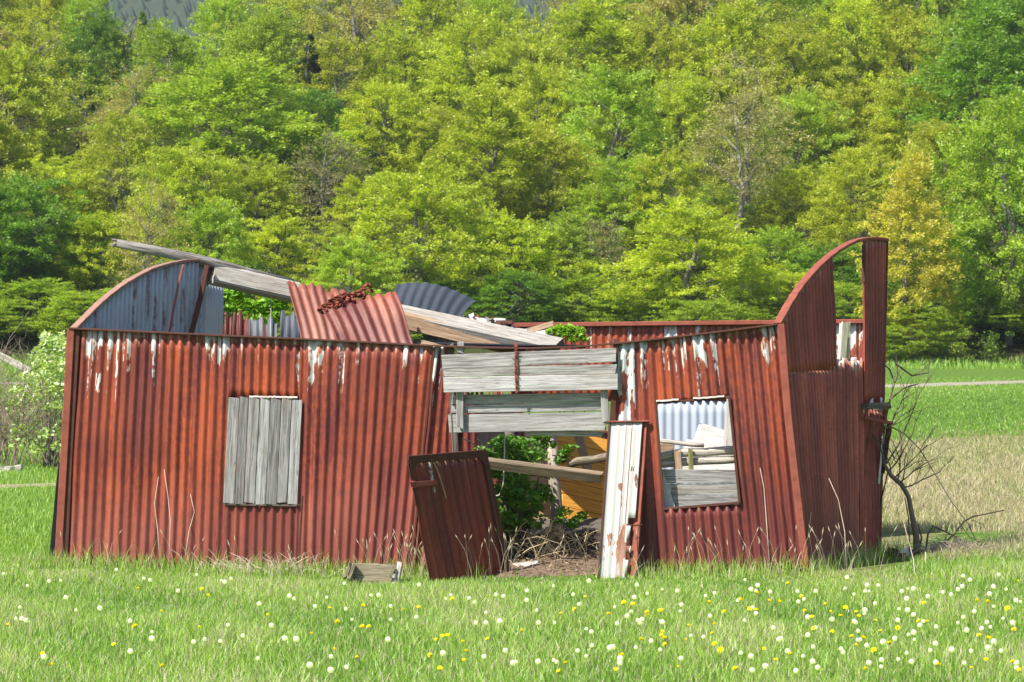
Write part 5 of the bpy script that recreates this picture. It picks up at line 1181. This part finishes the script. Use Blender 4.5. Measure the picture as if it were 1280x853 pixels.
# (px, top row px, width px, row, kind, colour)
TREES = [
 # front edge
 (-40, 200, 170, 0, 'beech', 'deep'), (35, 215, 170, 0, 'beech', 'deep'), (125, 260, 130, 0, 'beech', 'lime'), (190, 225, 95, 0, 'sparse', 'brown'), (262, 250, 120, 0, 'beech', 'fresh'), (345, 262, 120, 0, 'oak', 'lime'), (440, 290, 120, 0, 'oak', 'fresh'),
 (525, 205, 170, 0, 'beech', 'amber'), (640, 262, 140, 0, 'beech', 'lime'), (742, 275, 90, 0, 'sparse', 'grey'), (700, 262, 100, 0, 'oak', 'fresh'), (868, 248, 185, 0, 'beech', 'lime'), (968, 290, 120, 0, 'beech', 'fresh'), (1050, 300, 120, 0, 'beech', 'deep'), (1136, 198, 104, 0, 'tall', 'gold'), (1120, 330, 130, 0, 'beech', 'deep'),
 (1190, 250, 110, 0, 'tall', 'deep'), (1262, 130, 180, 0, 'beech', 'fresh'), (1350, 150, 170, 0, 'beech', 'deep'),
 # second
 (-30, 110, 160, 1, 'oak', 'olive'), (60, 190, 130, 1, 'oak', 'lime'), (150, 150, 120, 1, 'beech', 'olive'), (235, 170, 130, 1, 'beech', 'lime'), (320, 195, 120, 1, 'beech', 'lime'), (410, 165, 120, 1, 'sparse', 'grey'), (455, 210, 110, 1, 'oak', 'lime'), (605, 115, 130, 1, 'tall', 'amber'), (690, 160, 150, 1, 'beech', 'olive'), (775, 205, 130, 1, 'beech', 'fresh'),
 (830, 180, 110, 1, 'oak', 'lime'), (895, 225, 90, 1, 'oak', 'pale'), (925, 118, 110, 1, 'birch', 'grey'), (1000, 215, 130, 1, 'beech', 'olive'), (1075, 190, 130, 1, 'beech', 'olive'), (1180, 140, 120, 1, 'beech', 'olive'), (1300, 100, 130, 1, 'beech', 'deep'),
 # third
 (0, 40, 160, 2, 'oak', 'amber'), (100, 95, 120, 2, 'sparse', 'olive'), (170, 75, 110, 2, 'sparse', 'brown'), (280, 70, 250, 2, 'beech', 'fresh'), (390, 120, 130, 2, 'beech', 'deep'), (480, 110, 150, 2, 'beech', 'lime'), (555, 130, 120, 2, 'oak', 'olive'), (680, 75, 150, 2, 'beech', 'amber'), (770, 70, 140, 2, 'beech', 'fresh'), (850, 85, 120, 2, 'beech', 'lime'), (935, 60, 120, 2, 'sparse', 'brown'),
 (1000, 110, 120, 2, 'beech', 'fresh'), (1065, 95, 120, 2, 'oak', 'olive'), (1140, 85, 120, 2, 'beech', 'amber'), (1225, 10, 150, 2, 'tall', 'deep'), (1320, 0, 150, 2, 'beech', 'deep'),
 # fourth
 (-30, 10, 140, 3, 'oak', 'brown'), (45, 25, 130, 3, 'sparse', 'olive'), (118, 12, 110, 3, 'beech', 'deep'), (165, 24, 110, 3, 'sparse', 'olive'), (212, 26, 120, 3, 'beech', 'fresh'), (330, 5, 150, 3, 'beech', 'fresh'), (388, 45, 80, 3, 'conifer', 'spruce'), (425, 35, 130, 3, 'oak', 'olive'), (505, 30, 130, 3, 'beech', 'lime'), (590, 25, 130, 3, 'beech', 'lime'), (662, 12, 120, 3, 'oak', 'olive'),
 (745, -5, 140, 3, 'tall', 'lime'), (820, 15, 130, 3, 'beech', 'olive'), (915, -5, 150, 3, 'beech', 'lime'), (990, 20, 120, 3, 'beech', 'olive'), (1060, 5, 130, 3, 'beech', 'lime'), (1130, 10, 130, 3, 'oak', 'olive'), (1190, 20, 100, 3, 'beech', 'fresh'), (1285, -40, 140, 3, 'oak', 'deep'),
 # fifth / sixth
 (-20, -60, 130, 4, 'oak', 'olive'), (60, -30, 130, 4, 'beech', 'olive'), (110, -12, 90, 4, 'beech', 'fresh'), (178, 16, 60, 4, 'conifer', 'deep'), (285, -20, 110, 4, 'beech', 'fresh'), (370, -30, 130, 4, 'sparse', 'olive'), (450, -40, 140, 4, 'sparse', 'brown'), (540, -20, 140, 4, 'beech', 'lime'), (615, -10, 100, 4, 'beech', 'fresh'), (702, -20, 90, 4, 'sparse', 'grey'),
 (765, -50, 120, 4, 'beech', 'fresh'), (850, -50, 130, 4, 'oak', 'brown'), (940, -60, 130, 4, 'sparse', 'olive'), (1020, -40, 130, 4, 'beech', 'fresh'), (1100, -50, 130, 4, 'beech', 'olive'), (1170, -60, 120, 4, 'beech', 'fresh'), (1250, -60, 120, 4, 'tall', 'deep'), (1340, -60, 120, 4, 'beech', 'olive'),
 (40, -40, 110, 5, 'beech', 'lime'), (330, -40, 110, 5, 'beech', 'lime'), (410, -50, 120, 5, 'beech', 'olive'), (500, -60, 120, 5, 'beech', 'brown'), (580, -50, 120, 5, 'oak', 'lime'), (730, -60, 90, 5, 'beech', 'olive'), (810, -70, 120, 5, 'beech', 'lime'), (900, -80, 120, 5, 'oak', 'olive'), (985, -80, 120, 5, 'beech', 'fresh'), (1060, -80, 120, 5, 'beech', 'olive'), (1140, -80, 120, 5, 'beech', 'deep'), (1220, -80, 120, 5, 'oak', 'lime'), (1300, -90, 130, 5, 'beech', 'deep'),
]
ROWY.append(162); ROWW.append('as low growth before the wood')
for k_ in range(17):
    TREES.append((-50+k_*86+random.uniform(-14, 14), random.uniform(335, 385)+(10 if k_ > 12 else 0), random.uniform(110, 150), 6, random.choice(['oak', 'beech']), random.choice(['fresh', 'deep', 'lime', 'fresh']) if k_ < 13 else random.choice(['deep', 'fresh'])))
used_labels = {}
HR = {'beech': 3.75, 'oak': 3.55, 'tall': 2.6, 'sparse': 3.2, 'birch': 2.6, 'conifer': 2.4}
for i, (px, ytop, wpx, row, kind, colr) in enumerate(TREES):
    Y = ROWY[row]+random.uniform(-5, 5)-(8 if colr == 'gold' else 0); x = (px-HX)/FPX*Y; gzv = hill(x, Y)
    ztop = EYE-(ytop-HY)/FPX*Y; H = max(3.2, ztop-gzv); Rm = wpx/2/FPX*Y
    crown, trunk = random.choice(PROTO[kind]); H0 = 11 if kind in ('tall', 'birch', 'conifer') else 10
    colv, colw = COLS[colr]
    lmw = min(LM, key=lambda t: abs(t[0]-px))[1]
    lab = f'{colw} {KINDW[kind]} {ROWW[row]}, {lmw}'
    if row == 6: lab = lab.replace(KINDW[kind], 'young tree')
    if lab in used_labels: lab = lab.replace(' tree ', ' second tree ')
    used_labels[lab] = 1
    e = empty({'birch': 'birch_tree', 'conifer': 'spruce_tree'}.get(kind, 'broadleaf_tree'), (x, Y, gzv), lab, 'tree', 'trees on the wooded hillside')
    e.rotation_euler = (0, 0, random.uniform(0, 6.28)); s_ = max(Rm*1.08/HR[kind], H*0.38/H0); e.scale = (s_, s_, H/H0*1.0)
    jv = random.uniform(.88, 1.12); j = [jv*random.uniform(.96, 1.03), jv, jv]
    for nm, me in (('crown', crown), ('trunk', trunk)):
        o = bpy.data.objects.new(nm, me); put(o, e)
        o.color = (colv[0]*j[0], colv[1]*j[1], colv[2]*j[2], 1)
# the wood runs on to both sides of the valley as one mass
lowp = [make_tree(701+i, 10, 3.7, .06, 'beech', 170, 44, .33)[0] for i in range(2)]
def outer(side):
    Vs = []; Cs = []
    for row in range(6):
        for k_ in range(6):
            px = (-150-k_*118) if side < 0 else (1430+k_*118)
            Y = ROWY[row]+random.uniform(-6, 6); x = (px+random.uniform(-30, 30)-HX)/FPX*Y; g0 = hill(x, Y)
            me = random.choice(lowp); nv = len(me.vertices); co_ = np.empty(nv*3, dtype=np.float32); me.vertices.foreach_get('co', co_); co_ = co_.reshape(-1, 3)
            a = random.uniform(0, 6.28); s_ = random.uniform(.95, 1.3)*(.9+.12*row); R_ = np.array([[math.cos(a), -math.sin(a), 0], [math.sin(a), math.cos(a), 0], [0, 0, 1]])
            Vs.append(co_@R_.T*np.array([s_, s_, s_*random.uniform(.95, 1.2)])+np.array([x, Y, g0]))
            c = np.empty(nv*4, dtype=np.float32); me.color_attributes['lv'].data.foreach_get('color', c); Cs.append(c)
    V = np.concatenate(Vs).astype(np.float32); n = len(V)//4
    me = bpy.data.meshes.new('outer_wood'); me.vertices.add(n*4); me.vertices.foreach_set('co', V.reshape(-1)); me.loops.add(n*4); me.loops.foreach_set('vertex_index', np.arange(n*4, dtype=np.int32))
    me.polygons.add(n); me.polygons.foreach_set('loop_start', np.arange(0, n*4, 4, dtype=np.int32)); me.update(calc_edges=True)
    at = me.color_attributes.new('lv', 'FLOAT_COLOR', 'POINT'); at.data.foreach_set('color', np.concatenate(Cs)); me.materials.append(LEAF)
    o = bpy.data.objects.new('outer_wood', me); put(o, None, 'green wood carrying on beyond the '+('left' if side < 0 else 'right')+' edge of the view', 'wood', None, 'stuff'); o.color = (.25, .36, .03, 1)
outer(-1); outer(1)
# understorey: one mass of low leaves and saplings over the forest floor
n = 170000
y = 162+RNG.uniform(0, 1, n)**1.2*170; x = RNG.uniform(-1, 1, n)*(0.20*y+4)
cl = np.clip(vnoise(x, y, .35, .25, 21)*.6+.6, .1, 1.6)
z = hill_np(x, y)+RNG.uniform(0, 1, n)**1.2*2.4*cl
C = np.stack([x, y, z], -1); ax = RNG.normal(0, 1, (n, 3)); ax[:, 2] *= .4; nr = RNG.normal(0, .5, (n, 3)); nr[:, 2] += 1
ln = RNG.uniform(.13, .26, n); me = leafmesh('undergrowth', C, ax, nr, ln, ln*.6, np.stack([RNG.uniform(0, 1, n), RNG.uniform(0, 1, n), np.zeros(n)], -1), leaf_mat('undergrowth_leaves', (.06, .10, .02), .35))
put(bpy.data.objects.new('undergrowth', me), None, 'low leafy undergrowth between the trees', 'undergrowth', None, 'stuff')
# shrubs along the foot of the wood, right
def far_shrub(px, Y, wpx, hpx, col, label):
    x = (px-HX)/FPX*Y; w = wpx/2/FPX*Y; h = hpx/FPX*Y; g0 = hill(x, Y)
    cl_ = [(x+random.gauss(0, w*.5), Y+random.gauss(0, w*.4), g0+h*random.uniform(.15, .9)*(1), random.uniform(.25, .4)) for _ in range(26)]
    shrub('wood_edge_shrub', (x, Y, g0), cl_, 34, .14, col, label, stems=7, group='shrubs at the foot of the wood')
far_shrub(1195, 156, 40, 32, (.20, .25, .04), 'yellow-green low shrub at the foot of the wood, behind the track, middle one')
far_shrub(1240, 158, 40, 44, (.12, .2, .03), 'green shrub at the foot of the wood near the right edge, tallest of the three')
far_shrub(1128, 158, 36, 22, (.16, .22, .03), 'low green shrub at the foot of the wood just right of the crooked tree top')
# far ridge: a distant conifer wood that reads as one mass
nC = 9000; X = RNG.uniform(-330, 330, nC); Yc = RNG.uniform(1050, 1560, nC); Z = far_z(X, Yc)
k = (np.abs(X/Yc*FPX+HX-180) < 170) | (np.abs(X/Yc*FPX+HX-690) < 130); X, Yc, Z = X[k], Yc[k], Z[k]; n = len(X)
me = bpy.data.meshes.new('distant_wood'); V = []; Fc = []
for i in range(n):
    h = random.uniform(3, 6.5); r = random.uniform(2.4, 3.8); b = len(V)
    for q in range(6): V.append((X[i]+math.cos(q*1.047)*r, Yc[i]+math.sin(q*1.047)*r, Z[i]-1))
    V.append((X[i], Yc[i], Z[i]+h)); Fc += [(b+q, b+(q+1) % 6, b+6) for q in range(6)]
me.from_pydata(V, [], Fc); me.materials.append(plain_mat('distant_conifers', (.045, .065, .035), .95, .45, .08))
put(bpy.data.objects.new('distant_wood', me), None, 'far conifer wood on the hazy blue ridge', 'wood', None, 'stuff')

# the air: one closed box of even haze
mb = MB(); X0, X1, Y0, Y1, Z0, Z1 = -1700, 1700, -80, 2700, -2.0, 330
c = [(x, y, z) for z in (Z0, Z1) for y in (Y0, Y1) for x in (X0, X1)]
for f in ((0, 2, 3, 1), (4, 5, 7, 6), (0, 1, 5, 4), (2, 6, 7, 3), (0, 4, 6, 2), (1, 3, 7, 5)): mb.quad([c[k] for k in f])
hm, nt, out = new_mat('haze_air'); pv = nd(nt, 'ShaderNodeVolumePrincipled'); pv.inputs['Color'].default_value = (.72, .82, .98, 1); pv.inputs['Density'].default_value = HAZE; pv.inputs['Anisotropy'].default_value = 0.2
lk(nt, pv.outputs[0], out.inputs['Volume'])
if HAZE: mb.build('haze', hm, None, False, 'thin blue haze over the valley', None, None, 'stuff', 0, (0, 0, 0))
